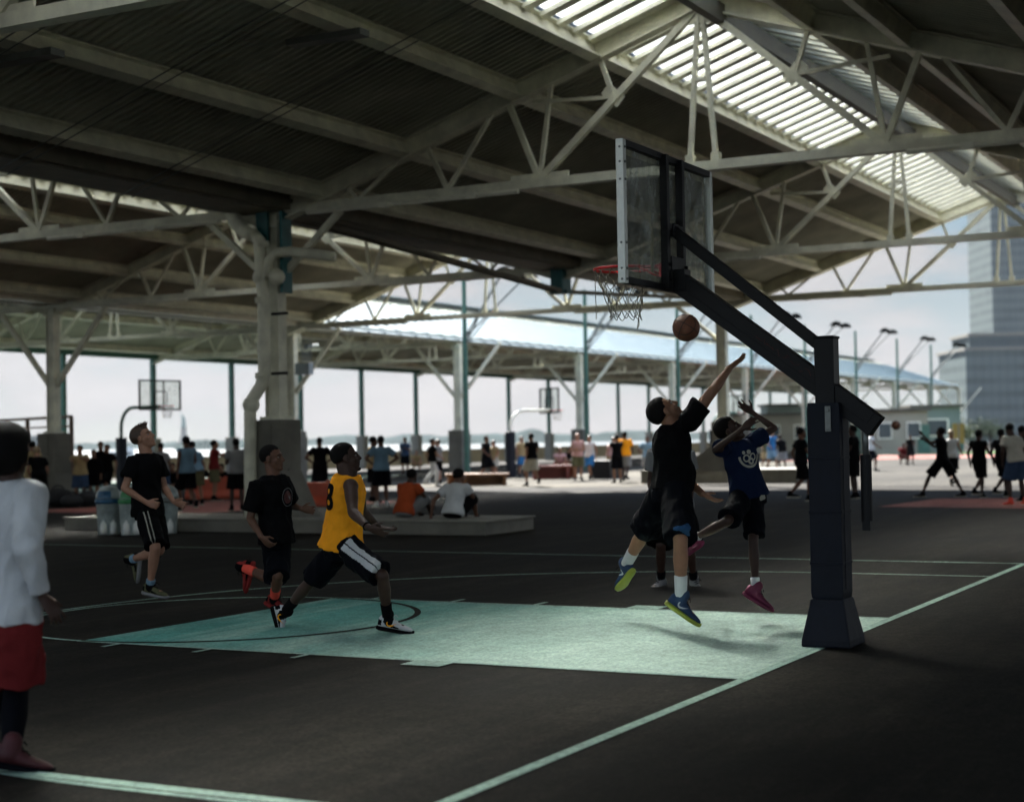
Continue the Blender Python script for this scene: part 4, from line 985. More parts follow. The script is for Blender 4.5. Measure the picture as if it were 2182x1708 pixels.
def person(label, J, sp, near=False, group=None):
    """J joints in metres; sp clothing spec. One body surface; hair, clothing and shoes are its children."""
    J = {k: V(v) for k, v in J.items()}
    s = sp.get('s', 1.0); k = sp.get('k', 1.0)*s; fine = near
    base = V(((J['pel'].x), (J['pel'].y), sp.get('z0', 0)))
    t = thing('person', label, 'person', tuple(base), group)
    skin = SKIN[sp.get('skin', 'brown')]
    vox = sp.get('vox', .0062 if near else .017)
    b = MB()
    b.loft(torso_rings(J, k, -.006, -.12, 1.0, sp.get('belly', 0)))
    lat = (J['shL']-J['shR']).normalized(); up = (J['neck']-J['pel']).normalized(); front = lat.cross(up).normalized()
    f, l, u = head(b, J['head'], J['hf'], J['hu'], s*sp.get('hs', 1.09), J['neck']-up*.01, fine, .058*sp.get('nk', 1))
    arm = sp.get('arm', 1.0)*s; leg = sp.get('leg', 1.0)*s
    for S, ts in (('L',1),('R',-1)):
        sh, el, wr = J['sh'+S], J['el'+S], J['wr'+S]
        b.ball(sh, .058*arm); seg(b, J['neck']-up*.055*s, sh, .05*s, .05*arm, 10)
        seg(b, sh, el, .050*arm, .038*arm, 12, ((0,1.02),(.2,1.06),(.45,1.08),(.7,.98),(1,1)))
        seg(b, el, wr, .038*arm, .026*arm, 12, ((0,1.0),(.2,1.14),(.4,1.08),(.7,.98),(1,1)))
        hd = J.get('hd'+S, wr-el); pn = J.get('pn'+S, -lat*ts if abs((wr-el).normalized().dot(lat)) < .8 else front)
        d_, l_, n_ = frame(hd, pn)
        side = 1 if sp.get('th'+S, 0) == 0 and l_.dot(front) >= 0 else (-1 if sp.get('th'+S, 0) == 0 else sp['th'+S])
        hand(b, wr, hd, pn, s*sp.get('hands', 1.0), side, sp.get('curl'+S, .35), .16, fine)
        hp, kn, an = J['hip'+S], J['kn'+S], J['an'+S]
        seg(b, hp+up*.0, kn, .083*leg, .055*leg, 14, ((0,1.0),(.2,1.03),(.45,.99),(.75,.94),(1,1)))
        seg(b, kn, an, .054*leg, .036*leg, 14, ((0,1.0),(.15,1.02),(.32,1.18),(.5,1.1),(.75,.9),(1,1.02)))
        ft = J.get('ft'+S, front); fu = J.get('fu'+S, kn-an); shoe(b, an, ft, fu, s*.96)
    link('body', voxel(b.mesh('body', skin), vox, 2 if near else 1), t)
    # hair
    if sp.get('hair', 'buzz'):
        hb = hair_mesh(J['head'], f, l, u, s*sp.get('hs', 1.09), sp.get('hair', 'buzz'))
        if sp.get('hair') == 'messy':
            rn = random.Random(3)
            for q in range(60):
                a = J['head']+(f*rn.uniform(-.02,.07)+l*rn.uniform(-.05,.05)+u*(.115))*s; e = a+(f*rn.uniform(.0,.03)+u*rn.uniform(.01,.035)+l*rn.uniform(-.015,.015))*s
                hb.tube([a-u*.02*s, e], [.007*s,.0015*s], 4)
        hb.build('hair', HAIR[sp.get('hairc', 'black')], t, smooth=True)
    if near:
        e = MB(); hs = s*sp.get('hs', 1.09)
        for y in (-1,1):
            c = J['head']+(f*.0745+l*y*.031+u*.000)*hs; e.mi = 0; e.ball(c, V((.010,.0125,.0062))*hs, (f,l,u), 10, 8); e.mi = 1; e.ball(c+f*.0065*hs+u*.001*hs, V((.0048,.0058,.0056))*hs, (f,l,u), 8, 6)
        e.build('eyes', [EYEW, EYED], t, smooth=True)
        e = MB()
        for y in (-1,1): seg(e, J['head']+(f*.089+l*y*.018+u*.023)*hs, J['head']+(f*.078+l*y*.048+u*.024)*hs, .0042*hs, .003*hs, 6)
        e.build('eyebrows', HAIR['black'], t)
    if sp.get('beard'):
        e = MB(); hs = s*sp.get('hs', 1.09); P = lambda x, y, z: J['head']+(f*x+l*y+u*z)*hs
        e.ball(P(.070,0,-.108), V((.026,.024,.016))*hs, (f,l,u), 10, 8); e.ball(P(.094,0,-.054), V((.008,.022,.005))*hs, (f,l,u), 10, 6)
        e.build('beard', HAIR['black'], t, smooth=True)
    # shirt
    inf = sp.get('loose', .022)
    if sp.get('shirt'):
        b = MB(); b.loft(torso_rings(J, k, inf, sp.get('hem', -.16), .985, sp.get('belly', 0), steps=14, hang=sp.get('hang', .03)))
        sl = sp.get('sleeve', .55)
        for S in ('L','R'):
            sh, el, wr = J['sh'+S], J['el'+S], J['wr'+S]
            if sl == 0 and near: seg(b, J['neck']-up*.066*s, sh.lerp(J['neck'], .32)-up*.02*s, .048*s+inf*.4, .040*arm+inf*.3, 12); continue
            b.ball(sh-up*.008*s, .054*arm+inf*.65); seg(b, J['neck']-up*.070*s, sh-up*.012*s, .050*s+inf*.55, .046*arm+inf*.5, 12)
            if sl > 1: seg(b, sh, el, .055*arm+inf, .045*arm+inf*.9, 14); flatseg(b, [el-(wr-el)*.05, el.lerp(wr, .5), el.lerp(wr, sl-1)], [.046*arm+inf*.8, .042*arm+inf*.6, .034*arm+inf*.35]); b.ball(el, .047*arm+inf*.85)
            elif sl > 0: flatseg(b, [sh-(el-sh)*.1, sh.lerp(el, sl*.5), sh.lerp(el, sl)], [.056*arm+inf*.75, .057*arm+inf*.95, .058*arm+inf*1.15])
        me = voxel(b.mesh('shirt', cloth(sp['shirt'])), .009 if near else .018, 3 if near else 1)
        if near: wrinkle(me, sp.get('wr', .011), J['pel'], (front, lat, up), sp.get('seed', 1))
        so_ = link('shirt', me, t); sp['_shirt'] = so_
    if sp.get('under'):
        b = MB(); b.loft(torso_rings(J, k, inf*.7, sp.get('hem', -.16)-.09, .1, sp.get('belly', 0), steps=3)); me = voxel(b.mesh('undershirt', cloth(sp['under'])), .009, 2); link('undershirt', me, t)
    # shorts / trousers
    if sp.get('shorts'):
        b = MB(); b.loft(torso_rings(J, k, inf*.75, -.22, sp.get('waist', .10), sp.get('belly', 0)*.6, steps=5)); ln = sp.get('short_len', .95); fl = sp.get('flare', .035)
        for S in ('L','R'):
            hp, kn, an = J['hip'+S], J['kn'+S], J['an'+S]
            if ln <= 1.06:
                e = hp.lerp(kn, ln); ex_ = V((0,0,0))
                flatseg(b, [hp+up*.05, hp.lerp(kn, .3), hp.lerp(kn, .65), e], [.093*leg+fl*.55, .094*leg+fl*.8, .086*leg+fl*1.1, .080*leg+fl*1.55], 18)
            else:
                seg(b, hp, kn, .095*leg+fl*.3, .065*leg+fl*.35, 14); flatseg(b, [kn-(an-kn)*.05, kn.lerp(an,.5), kn.lerp(an, ln-1)], [.066*leg+fl*.4,.066*leg+fl*.3,.052*leg+fl*.3], 16); b.ball(kn, .066*leg+fl*.38)
        mats = [cloth(sp['shorts'])] + ([cloth(sp['panel'])] if sp.get('panel') else [])
        me = voxel(b.mesh('shorts', mats[0]), .009 if near else .018, 3 if near else 1)
        for q in mats[1:]: me.materials.append(q)
        if near: wrinkle(me, sp.get('wr', .011)*1.1, J['pel'], (front, lat, up), sp.get('seed', 1)+5)
        if sp.get('panel_fn'):
            fn = sp['panel_fn']
            for p in me.polygons:
                if fn(p.center, J): p.material_index = 1
        link('shorts', me, t)
    # socks, shoes
    for S in ('L','R'):
        kn, an = J['kn'+S], J['an'+S]; ft = J.get('ft'+S, front); fu = J.get('fu'+S, kn-an)
        if sp.get('socks') and near or sp.get('socks_far'):
            b = MB(); hgt = sp.get('sock_h', .30); flatseg(b, [an+(an-kn).normalized()*.02, an.lerp(kn, hgt*.5), an.lerp(kn, hgt)], ([.044*leg,.047*leg,.050*leg] if hgt < .5 else [.046*leg,.070*leg,.064*leg]), 16); link('sock', voxel(b.mesh('sock', cloth(sp['socks'])), .009, 2), t)
        if sp.get('shoe'):
            b = MB(); o_, F, Lt, U = shoe(b, an, ft, fu, s*1.09)
            me = voxel(b.mesh('shoe', cloth(sp['shoe'])), .0065 if near else .016, 1)
            if sp.get('shoe_panel'):
                me.materials.append(cloth(sp['shoe_panel']))
                for p in me.polygons:
                    q = p.center-o_; x = q.dot(F)/s; z = q.dot(U)/s
                    if (.035 < x < .115 and z > .045+.02*sin(x*60)) or (x < .02 and .03 < z < .075) or (.10 < x < .17 and z < .05-.25*(x-.10) and z > .022): p.material_index = 1
            so_ = link('shoe', me, t)
            b = MB(); shoe(b, an, ft, fu, s*1.09, True); b.build('sole', cloth(sp.get('sole', 'white')), so_, smooth=True)
            if near:
                b = MB(); b.tube([o_+(F*x+U*z+Lt*y)*s for x, z, y in ((.10,.105,-.02),(.115,.098,.02),(.125,.088,-.02),(.14,.08,.02),(.155,.072,-.018))], .004, 5)
                b.tube([o_+(F*x+U*z+Lt*y)*s for x, z, y in ((.10,.108,0),(.12,.125,.03),(.135,.105,.05))], .003, 5); b.build('laces', cloth(sp.get('lace', 'black')), so_)
                if sp.get('swoosh'):
                    cs = -1 if Lt.dot(CAM-an) < 0 else 1; ex = F if True else F
                    m_ = swoosh_mesh(.085*s); pos = o_+(F*.105+U*.045)*s+Lt*cs*.06
                    exx = F*(1 if (F.cross(U)).dot(Lt)*cs > 0 else -1)
                    tm = m_
                    if (F.cross(U)).dot(Lt)*cs < 0:
                        for v_ in tm.vertices: v_.co.x *= -1
                    link('shoe_mark', project_decal(me, tm, pos, exx, U, cloth(sp['swoosh']), 'shoe_mark', .003), so_)
    return t, J, (f, l, u), (front, lat, up)

# --- the players on the near court: surveyed joints (photo position, bone length, towards/away)
def J_build(t0, pel, neck, headp, hf, hu, sh, arms, hips, legs, toes, s=1.0, **kw):
    """pel, neck, headp: (u,v,dt); sh: {'R':(u,v,dt)}; arms: {'R':((u,v,sg),(u,v,sg))}; legs same; toes {'R': dir3}"""
    J = {}
    J['pel'] = at(pel[0], pel[1], t0+pel[2]); J['neck'] = at(neck[0], neck[1], t0+neck[2]); J['head'] = at(headp[0], headp[1], t0+headp[2])
    J['hf'] = imgdir(*hf); J['hu'] = imgdir(*hu)
    for S in 'LR':
        J['sh'+S] = at(sh[S][0], sh[S][1], t0+sh[S][2]); (a, b_) = arms[S]
        J['el'+S] = limb(J['sh'+S], a[0], a[1], .30*s, a[2]); J['wr'+S] = limb(J['el'+S], b_[0], b_[1], .27*s, b_[2])
        J['hip'+S] = at(hips[S][0], hips[S][1], t0+hips[S][2]); (a, b_) = legs[S]
        J['kn'+S] = limb(J['hip'+S], a[0], a[1], .445*s, a[2]); J['an'+S] = limb(J['kn'+S], b_[0], b_[1], .43*s, b_[2])
        J['ft'+S] = imgdir(*toes[S][0]); J['fu'+S] = imgdir(*toes[S][1])
    for k_, v_ in kw.items(): J[k_] = imgdir(*v_)
    return J
# yellow sleeveless shirt, lunging to the right
Jy = J_build(13.3, (728,1156,.05), (742,1009,0), (737,974,.0), (.93,.20,.16), (-.18,.98,0),
  {'R':(747,1036,-.16),'L':(762,1034,.20)}, {'R':((752,1092,-1),(786,1124,-1)),'L':((772,1088,1),(806,1122,1))},
  {'R':(738,1170,-.10),'L':(723,1171,.10)}, {'R':((815,1226,-1),(826,1316,1)),'L':((664,1236,1),(606,1304,1))},
  {'R':((.97,-.14,-.12),(.12,1,0)),'L':((.28,-.93,-.1),(.90,.42,0))}, 1.0, hdR=(.93,-.32,-.2), pnR=(.2,.45,.85), hdL=(.9,-.2,.2), pnL=(0,1,-.3))
sp = dict(skin='dark', hair='buzz', shirt='yellow', sleeve=0, shorts='ink', panel='white', socks='black', sock_h=.36, shoe='white', shoe_panel='black', sole='black', beard=True, loose=.034, hem=-.07, short_len=.93, flare=.022, curlR=.22, curlL=.3, wr=.014, seed=3, k=1.06, arm=1.14, leg=.98, nk=1.2, hang=.045, swoosh='yellow', waist=.05, lace='white')
def pan(c, J):
    ax = (J['knR']-J['hipR']); L_ = ax.length; ax.normalize(); q = c-J['hipR']; tt = q.dot(ax)/L_
    if tt < .08 or (c-J['hipR']).dot(V((0,0,0))) > 9: return False
    r = q-ax*tt*L_; out = (J['hipR']-J['hipL']).normalized(); out = (out-ax*out.dot(ax)).normalized(); fr = ax.cross(out)
    a = atan2(r.dot(fr), r.dot(out)); return abs(a) < .50 and abs(abs(a)-.0) > .05
sp['panel_fn'] = pan
t, J, (hf_, hl_, hu_), (fr_, la_, up_) = person('player in yellow sleeveless shirt with number 8 lunging across the teal lane', Jy, sp, True)
sm = sp['_shirt'].data
nrm = imgdir(-.55,.05,-.84); exx = imgdir(.84,0,-.55)
pos = J['pel'].lerp(J['neck'], .66)
link('shirt_number', project_decal(sm, text_mesh('8', .30, .008), pos+imgdir(-.62,0,-.2)*.075, exx, up_, cloth('black'), 'shirt_number'), sp['_shirt'])
link('shirt_lettering', project_decal(sm, text_mesh('8', .001), pos, exx, up_, cloth('black'), 'shirt_lettering'), sp['_shirt']) if False else None
b = MB(); wd = (J['wrR']-J['elR']).normalized(); c = J['wrR']-wd*.03; o1 = wd.orthogonal().normalized(); o2 = wd.cross(o1); b.tube([c+(o1*cos(2*pi*k/16)+o2*sin(2*pi*k/16))*.033 for k in range(16)], .007, 6, closed=True); b.build('wristband', cloth('black'), t)

CL['lime'] = mat('cloth lime', (.26,.30,.03), .6, noise_amt=.2, scale=6)
# big player in black reaching up
Jd = J_build(13.0, (1428,1040,.0), (1433,905,.02), (1415,876,.02), (.62,.76,.15), (-.80,.58,.0),
  {'R':(1469,897,-.12),'L':(1437,914,.24)}, {'R':((1522,828,1),(1554,784,1)),'L':((1452,1012,1),(1497,1052,-1))},
  {'R':(1440,1052,-.10),'L':(1414,1053,.10)}, {'R':((1450,1150,-1),(1451,1274,1)),'L':((1374,1128,1),(1333,1205,1))},
  {'R':((.80,-.55,-.15),(.45,.85,0)),'L':((-.35,-.62,.70),(-.3,.75,.6))}, 1.08, hdR=(.80,.60,.1), pnR=(-.5,.7,.4), hdL=(.85,-.42,0), pnL=(.2,.9,-.3))
sp = dict(skin='olive', hair='short', shirt='black', sleeve=.52, shorts='ink', panel='tattoo blue', socks='white', sock_h=.40, shoe='denim', sole='lime', loose=.028, hem=-.02, short_len=.98, flare=.030, k=.99, s=1.05, arm=1.08, leg=1.03, belly=.07, hang=.015, curlR=.12, curlL=.25, wr=.013, seed=8, waist=-.03, swoosh='white', nk=1.1)
def pan2(c, J):
    return noise.noise(c*6)+noise.noise(c*13)*.5 > .12 and ((c-J['hipR']).dot((J['knR']-J['hipR']).normalized()) > .05) and noise.noise(c*2.0+V((4,1,2))) > -.05
sp['panel_fn'] = pan2
person('heavy player in black shirt leaping with one arm stretched to the ball', Jd, sp, True)

# player in grey behind him, only edges and shoes visible
Jg = J_build(17.0, (1434,1068,0), (1428,958,0), (1432,925,.0), (-.2,0,-1), (0,1,0),
  {'R':(1395,966,0),'L':(1465,966,0)}, {'R':((1386,1024,1),(1392,1066,-1)),'L':((1474,1024,1),(1472,1066,-1))},
  {'R':(1418,1078,0),'L':(1452,1078,0)}, {'R':((1408,1160,-1),(1409,1234,1)),'L':((1468,1160,-1),(1479,1236,1))},
  {'R':((-.62,-.12,-.75),(0,1,0)),'L':((.25,-.1,-.95),(0,1,0))}, 1.0)
person('player in dark grey shirt hidden behind the leaping man, grey shoes showing', Jg, dict(skin='dark', hair='buzz', shirt='grey', sleeve=.6, shorts='black', socks='black', sock_h=.25, shoe='grey', sole='offwhite', loose=.03, flare=.05, short_len=1.0, vox=.008, seed=12), True)

# boy in navy shirt, arms up, one leg kicked back
Jb = J_build(13.6, (1596,1053,0), (1568,938,0), (1553,915,-.02), (.80,.52,-.25), (-.55,.83,0),
  {'R':(1546,951,-.08),'L':(1603,941,.03)}, {'R':((1524,958,-1),(1582,913,-1)),'L':((1650,912,1),(1604,879,1))},
  {'R':(1584,1060,-.03),'L':(1608,1060,.03)}, {'R':((1550,1110,-1),(1472,1150,1)),'L':((1605,1150,-1),(1610,1254,1))},
  {'R':((-.35,-.35,.85),(-.8,.5,0)),'L':((.83,-.50,-.2),(.48,.86,0))}, .90, hdR=(.75,.62,-.1), pnR=(.4,-.3,.8), hdL=(-.80,.55,0), pnL=(.3,.5,.8))
sp = dict(skin='dark', hair='short', shirt='navy', sleeve=.5, under='offwhite', shorts='ink', socks='white', sock_h=.24, shoe='brickred', sole='brickred', loose=.026, hem=-.06, short_len=.90, flare=.022, k=.86, s=.94, arm=.85, leg=.86, curlR=.18, curlL=.15, wr=.011, seed=15)
CL['magenta'] = mat('cloth magenta', (.16,.012,.05), .7, noise_amt=.3, scale=6); sp['shoe'] = 'magenta'; sp['sole'] = 'magenta'
t, J, H, (fr_, la_, up_) = person('boy in navy shirt and magenta shoes jumping with both arms raised', Jb, sp, True)
sm = sp['_shirt'].data; pos = J['pel'].lerp(J['neck'], .70)+la_*.02
for nm, mb in (('shirt_emblem', None),):
    b = ring_mesh(.085,.105,180,360); o = len(b.v)
    for q in (ring_mesh(.02,.034,0,360,14,-.03,-.02), ring_mesh(.02,.034,0,360,14,.035,-.015), ring_mesh(.0,.02,0,360,12,.0,.03), ring_mesh(.012,.03,0,360,12,.01,-.05), ring_mesh(.0,.016,0,360,10,-.05,.03)): b.add(q.v, q.f)
    link('shirt_emblem', project_decal(sm, b.mesh('e', cloth('offwhite')), pos, la_, up_, cloth('offwhite'), 'shirt_emblem'), sp['_shirt'])

# runner in black at left
Jr = J_build(16.4, (314,1080,0), (311,964,0), (305,931,0), (.80,.38,-.22), (-.30,.95,0),
  {'R':(287,983,-.12),'L':(333,980,.12)}, {'R':((265,1040,-1),(312,1070,-1)),'L':((351,1040,1),(370,1068,-1))},
  {'R':(311,1090,-.09),'L':(326,1090,.07)}, {'R':((331,1166,-1),(320,1246,1)),'L':((340,1172,-1),(279,1192,1))},
  {'R':((.90,-.12,-.35),(.15,1,0)),'L':((-.10,-.98,.1),(-.98,.1,0))}, .98, hdR=(.95,-.25,-.1), pnR=(.1,-.3,.9), hdL=(.9,-.3,-.1))
sp = dict(skin='fair', hair='messy', hairc='brown', shirt='black', sleeve=.62, shorts='black', panel='offwhite', socks='ltblue', sock_h=.16, shoe='olivec', shoe_panel='black', sole='grey', loose=.028, hem=-.16, short_len=.94, flare=.022, curlR=.9, curlL=.6, wr=.011, seed=21, k=.98)
def pan3(c, J):
    ax = (J['knR']-J['hipR']); L_ = ax.length; ax.normalize(); q = c-J['hipR']; tt = q.dot(ax)/L_
    if tt < .15: return False
    r = q-ax*tt*L_; a = atan2(r.dot(RT), r.dot(-FW)); return abs(a+.15) < .045 or abs(a-.25) < .045
sp['panel_fn'] = pan3
person('fair skinned runner in black shirt and striped black shorts in front of the bins', Jr, sp, True)

# runner with red socks
Jk = J_build(15.2, (588,1139,0), (583,1010,0), (580,975,0), (.90,.10,-.25), (-.12,.98,0),
  {'R':(549,1036,-.14),'L':(604,1030,.12)}, {'R':((533,1104,-1),(557,1144,-1)),'L':((622,1076,1),(642,1083,-1))},
  {'R':(584,1147,-.08),'L':(596,1148,.08)}, {'R':((586,1236,1),(518,1208,1)),'L':((592,1225,-1),(585,1272,1))},
  {'R':((-.25,-.95,0),(-.96,.2,0)),'L':((.78,-.32,-.4),(.2,.95,0))}, .95, hdR=(.72,-.66,-.1), pnR=(.5,.3,.8), hdL=(.9,-.1,-.2))
sp = dict(skin='brown', hair='buzz', shirt='black', sleeve=.78, shorts='ink', socks='coral', sock_h=.38, shoe='brickred', shoe_panel='black', sole='brickred', loose=.034, hem=-.14, short_len=1.02, flare=.02, curlR=.6, curlL=.4, wr=.013, seed=27)
t, J, H, (fr_, la_, up_) = person('runner in black shirt with round red emblem and bright red socks', Jk, sp, True)
sm = sp['_shirt'].data; pos = J['pel'].lerp(J['neck'], .62)+la_*.035
CL['dullred'] = mat('cloth dullred', (.085,.016,.014), .8, noise_amt=.5, scale=40)
b = ring_mesh(.0,.062); link('shirt_emblem', project_decal(sm, b.mesh('e', cloth('brickred')), pos, la_, up_, cloth('dullred'), 'shirt_emblem'), sp['_shirt'])
b = ring_mesh(.082,.088); q = ring_mesh(.0,.016,0,360,12,.02,-.005); b.add(q.v, q.f); link('shirt_emblem', project_decal(sm, b.mesh('e', cloth('grey')), pos, la_, up_, cloth('grey'), 'shirt_emblem', .007), sp['_shirt'])

CL['winered'] = mat('cloth winered', (.055,.007,.009), .7, noise_amt=.3, scale=6)
# teenager in white long sleeves at the left edge, seen from behind
Jt = J_build(8.05, (14,1290,0), (18,1018,0), (17,972,.02), (.55,.0,.83), (0,1,-.05),
  {'R':(66,1052,-.06),'L':(-40,1050,.10)}, {'R':((58,1168,-1),(90,1270,1)),'L':((-62,1165,1),(-58,1270,-1))},
  {'R':(36,1310,-.05),'L':(-8,1310,.05)}, {'R':((34,1470,1),(24,1592,-1)),'L':((-20,1470,1),(-30,1590,-1))},
  {'R':((.88,-.2,.30),(0,1,0)),'L':((.9,-.2,.3),(0,1,0))}, .95, hdR=(.62,-.78,.0), pnR=(-.7,-.2,.6))
sp = dict(skin='dark', hair='afro', shirt='white', sleeve=1.93, shorts='red', socks='ink', sock_h=1.08, shoe='winered', sole='ink', loose=.03, hem=-.12, short_len=.82, flare=.05, curlR=.3, wr=.014, seed=33, k=.94, s=.97)
person('teenager in white long sleeved shirt and red shorts watching from the left edge', Jt, sp, True)

# ------------------------------------------------------------------ everybody else
def pose(p, ang, kind, s=1.0, seed=0, z=0.0):
    """joints of a whole figure standing at p, facing heading ang"""
    f = V((cos(ang), sin(ang), 0)); l = V((-f.y, f.x, 0)); rr = random.Random(seed); P = lambda x, y, h: V(p)+(f*x+l*y)*s+V((0,0,z+h*s))
    J = {'pel':P(0,0,.96),'neck':P(.01,0,1.46),'head':P(.03,0,1.60),'hf':f,'hu':V((0,0,1)),'shL':P(0,.17,1.40),'shR':P(0,-.17,1.40),'hipL':P(0,.09,.92),'hipR':P(0,-.09,.92)}
    A = {'L':[P(-.02,.24,1.12),P(.06,.24,.88)],'R':[P(-.02,-.24,1.12),P(.06,-.24,.88)]}
    Lg = {'L':[P(.03,.11,.50),P(-.01,.12,.09)],'R':[P(.03,-.11,.50),P(-.01,-.12,.09)]}
    if kind == 'akimbo': A = {S:[P(-.06,q*.40,1.18),P(.06,q*.17,1.02)] for S, q in (('L',1),('R',-1))}
    if kind == 'walk': Lg = {'L':[P(.22,.09,.53),P(.20,.09,.10)],'R':[P(-.03,-.09,.50),P(-.32,-.09,.20)]}; A = {'L':[P(-.12,.24,1.15),P(-.06,.24,.92)],'R':[P(.08,-.24,1.15),P(.28,-.22,1.02)]}
    if kind == 'wide': Lg = {'L':[P(.05,.30,.52),P(.0,.46,.09)],'R':[P(.05,-.30,.52),P(.0,-.46,.09)]}
    if kind == 'fold': A = {'L':[P(.04,.25,1.14),P(.22,-.02,1.16)],'R':[P(.04,-.25,1.14),P(.24,.03,1.12)]}
    if kind == 'reach': A = {'L':[P(.22,.22,1.30),P(.46,.14,1.36)],'R':[P(.20,-.22,1.28),P(.44,-.14,1.30)]}
    if kind == 'up': Lg = {'L':[P(.30,.14,.52),P(.48,.14,.09)],'R':[P(-.24,-.14,.52),P(-.46,-.14,.09)]}; A = {'L':[P(.24,.22,1.34),P(.42,.20,1.54)],'R':[P(.22,-.22,1.24),P(.46,-.16,1.42)]}
    if kind == 'phone': A = {'L':[P(.0,.24,1.12),P(.22,.1,1.22)],'R':[P(-.02,-.24,1.12),P(.05,-.24,.88)]}
    if kind == 'lean':
        J.update({'neck':P(.08,.04,1.43),'head':P(.15,.05,1.56),'shL':P(.07,.20,1.38),'shR':P(.07,-.12,1.35),'hf':(f-V((0,0,.35))).normalized()}); A = {'L':[P(.06,.28,1.10),P(.20,.20,.90)],'R':[P(.04,-.22,1.08),P(.16,-.18,.86)]}; Lg['L'] = [P(.10,.12,.51),P(.02,.14,.09)]; Lg['R'] = [P(.0,-.10,.50),P(-.10,-.12,.10)]
    if kind in ('sit','sitlean'):
        J.update({'pel':P(0,0,.13),'neck':P(.16,0,.60),'head':P(.24,0,.73),'shL':P(.13,.18,.54),'shR':P(.13,-.18,.54),'hipL':P(.03,.10,.10),'hipR':P(.03,-.10,.10)})
        Lg = {'L':[P(.40,.16,.36),P(.62,.12,-.02)],'R':[P(.40,-.16,.36),P(.62,-.12,-.02)]}
        A = {'L':[P(.24,.24,.34),P(.42,.10,.42)],'R':[P(.26,-.25,.36),P(.46,-.08,.42)]}
        if kind == 'sitlean': A['L'] = [P(-.08,.34,.32),P(-.14,.36,.07)]; J['hf'] = (f-l*.5).normalized()
    if kind == 'crouch':
        J.update({'pel':P(-.1,0,.42),'neck':P(.14,0,.86),'head':P(.22,0,.99),'shL':P(.10,.18,.80),'shR':P(.10,-.18,.80),'hipL':P(-.06,.10,.40),'hipR':P(-.06,-.10,.40)})
        Lg = {'L':[P(.32,.16,.46),P(.06,.14,.09)],'R':[P(.32,-.16,.46),P(.06,-.14,.09)]}; A = {'L':[P(.28,.22,.58),P(.44,.08,.46)],'R':[P(.28,-.22,.58),P(.44,-.06,.46)]}
    for S in 'LR': J['el'+S], J['wr'+S] = A[S]; J['kn'+S], J['an'+S] = Lg[S]; J['ft'+S] = (f+l*(.25 if S == 'L' else -.25)).normalized(); J['fu'+S] = V((0,0,1))
    return J
CROWD = 'people around the far courts'
def folk(u, v, facing, kind, label, shirt, shorts, skin='brown', s=1.0, sl=.55, hair='buzz', hc='black', shoe='black', ln=.95, t_=None, z=0.0, seed=0):
    p = ground(u, v, z) if t_ is None else at_ground(u, t_); p.z = 0
    rr = random.Random(int(u*7+v)); s *= rr.uniform(.93, 1.04); facing = (facing[0]+rr.uniform(-.5,.5), facing[1]+rr.uniform(-.3,.3))
    if kind == 'stand': kind = rr.choice(['stand','fold','phone','akimbo','walk','lean','lean'])
    ang = img_ang(*facing); J = pose(p, ang, kind, s, seed, z)
    person(label, J, dict(skin=skin, hair=hair, hairc=hc, shirt=shirt, sleeve=sl, shorts=shorts, short_len=ln, shoe=shoe, sole='offwhite', s=s, loose=.024, flare=.04, z0=z, vox=.016), False, CROWD)
T, A_, B_ = (0,-1), (0,1), (1,.3)
# right hand silhouettes
folk(2010,1058,(-1,.25),'up','silhouetted player in black with feet wide and hands up for the ball','black','black','dark',1.0,.5)
folk(2029,1036,(.3,1),'stand','person in white tank top just behind the raised arm silhouette','white','ink','olive',1.0,0,'short','grey')
folk(2088,1061,(.9,.5),'walk','slim silhouetted player in black walking, second from the right edge group','black','black','dark',1.0,.4)
folk(2136,1059,(.9,.6),'walk','slight dark figure striding between the walker and the pale tee shirt','black','ink','dark',.96,.5)
folk(2168,1076,(.1,1),'stand','stout man in pale tee shirt and blue shorts with orange shoes at right edge','offwhite','denim','dark',1.02,.6,'buzz','black','coral')
folk(2192,1068,(-.3,1),'stand','dark figure cut by the right edge beside the pale tee shirt','ink','black','dark',1.02,.6)
folk(1709,1068,(1,.2),'walk','man in dark shirt half hidden left of the padded post','ink','black','brown',1.02,.6)
folk(1822,1062,(-.6,.6),'stand','dark figure half hidden right of the padded post','black','black','dark',1.02,.6)
folk(1857,1004,(1,.3),'walk','player in white shirt running beyond the lift cylinder','white','ink','brown',1.0,.5)
folk(1925,990,(.2,-1),'crouch','person in red crouching on the far red court','red','red','brown',1.0,.5)
folk(1941,990,(-.2,-1),'stand','dark figure standing beside the crouching person in red','black','black','brown',.85,.5)
folk(1646,1003,(.4,-1),'stand','player in blue tank top and pale shorts beyond the boy in navy','blue','ltblue','olive',1.0,0,'short','brown')
folk(1668,1004,(-.3,1),'stand','player in black with white hem beyond the boy in navy','black','grey','dark',1.0,.5)
folk(1632,998,(.3,-1),'stand','small figure in yellow green behind the blue tank top','olivec','tan','olive',.9,.5)
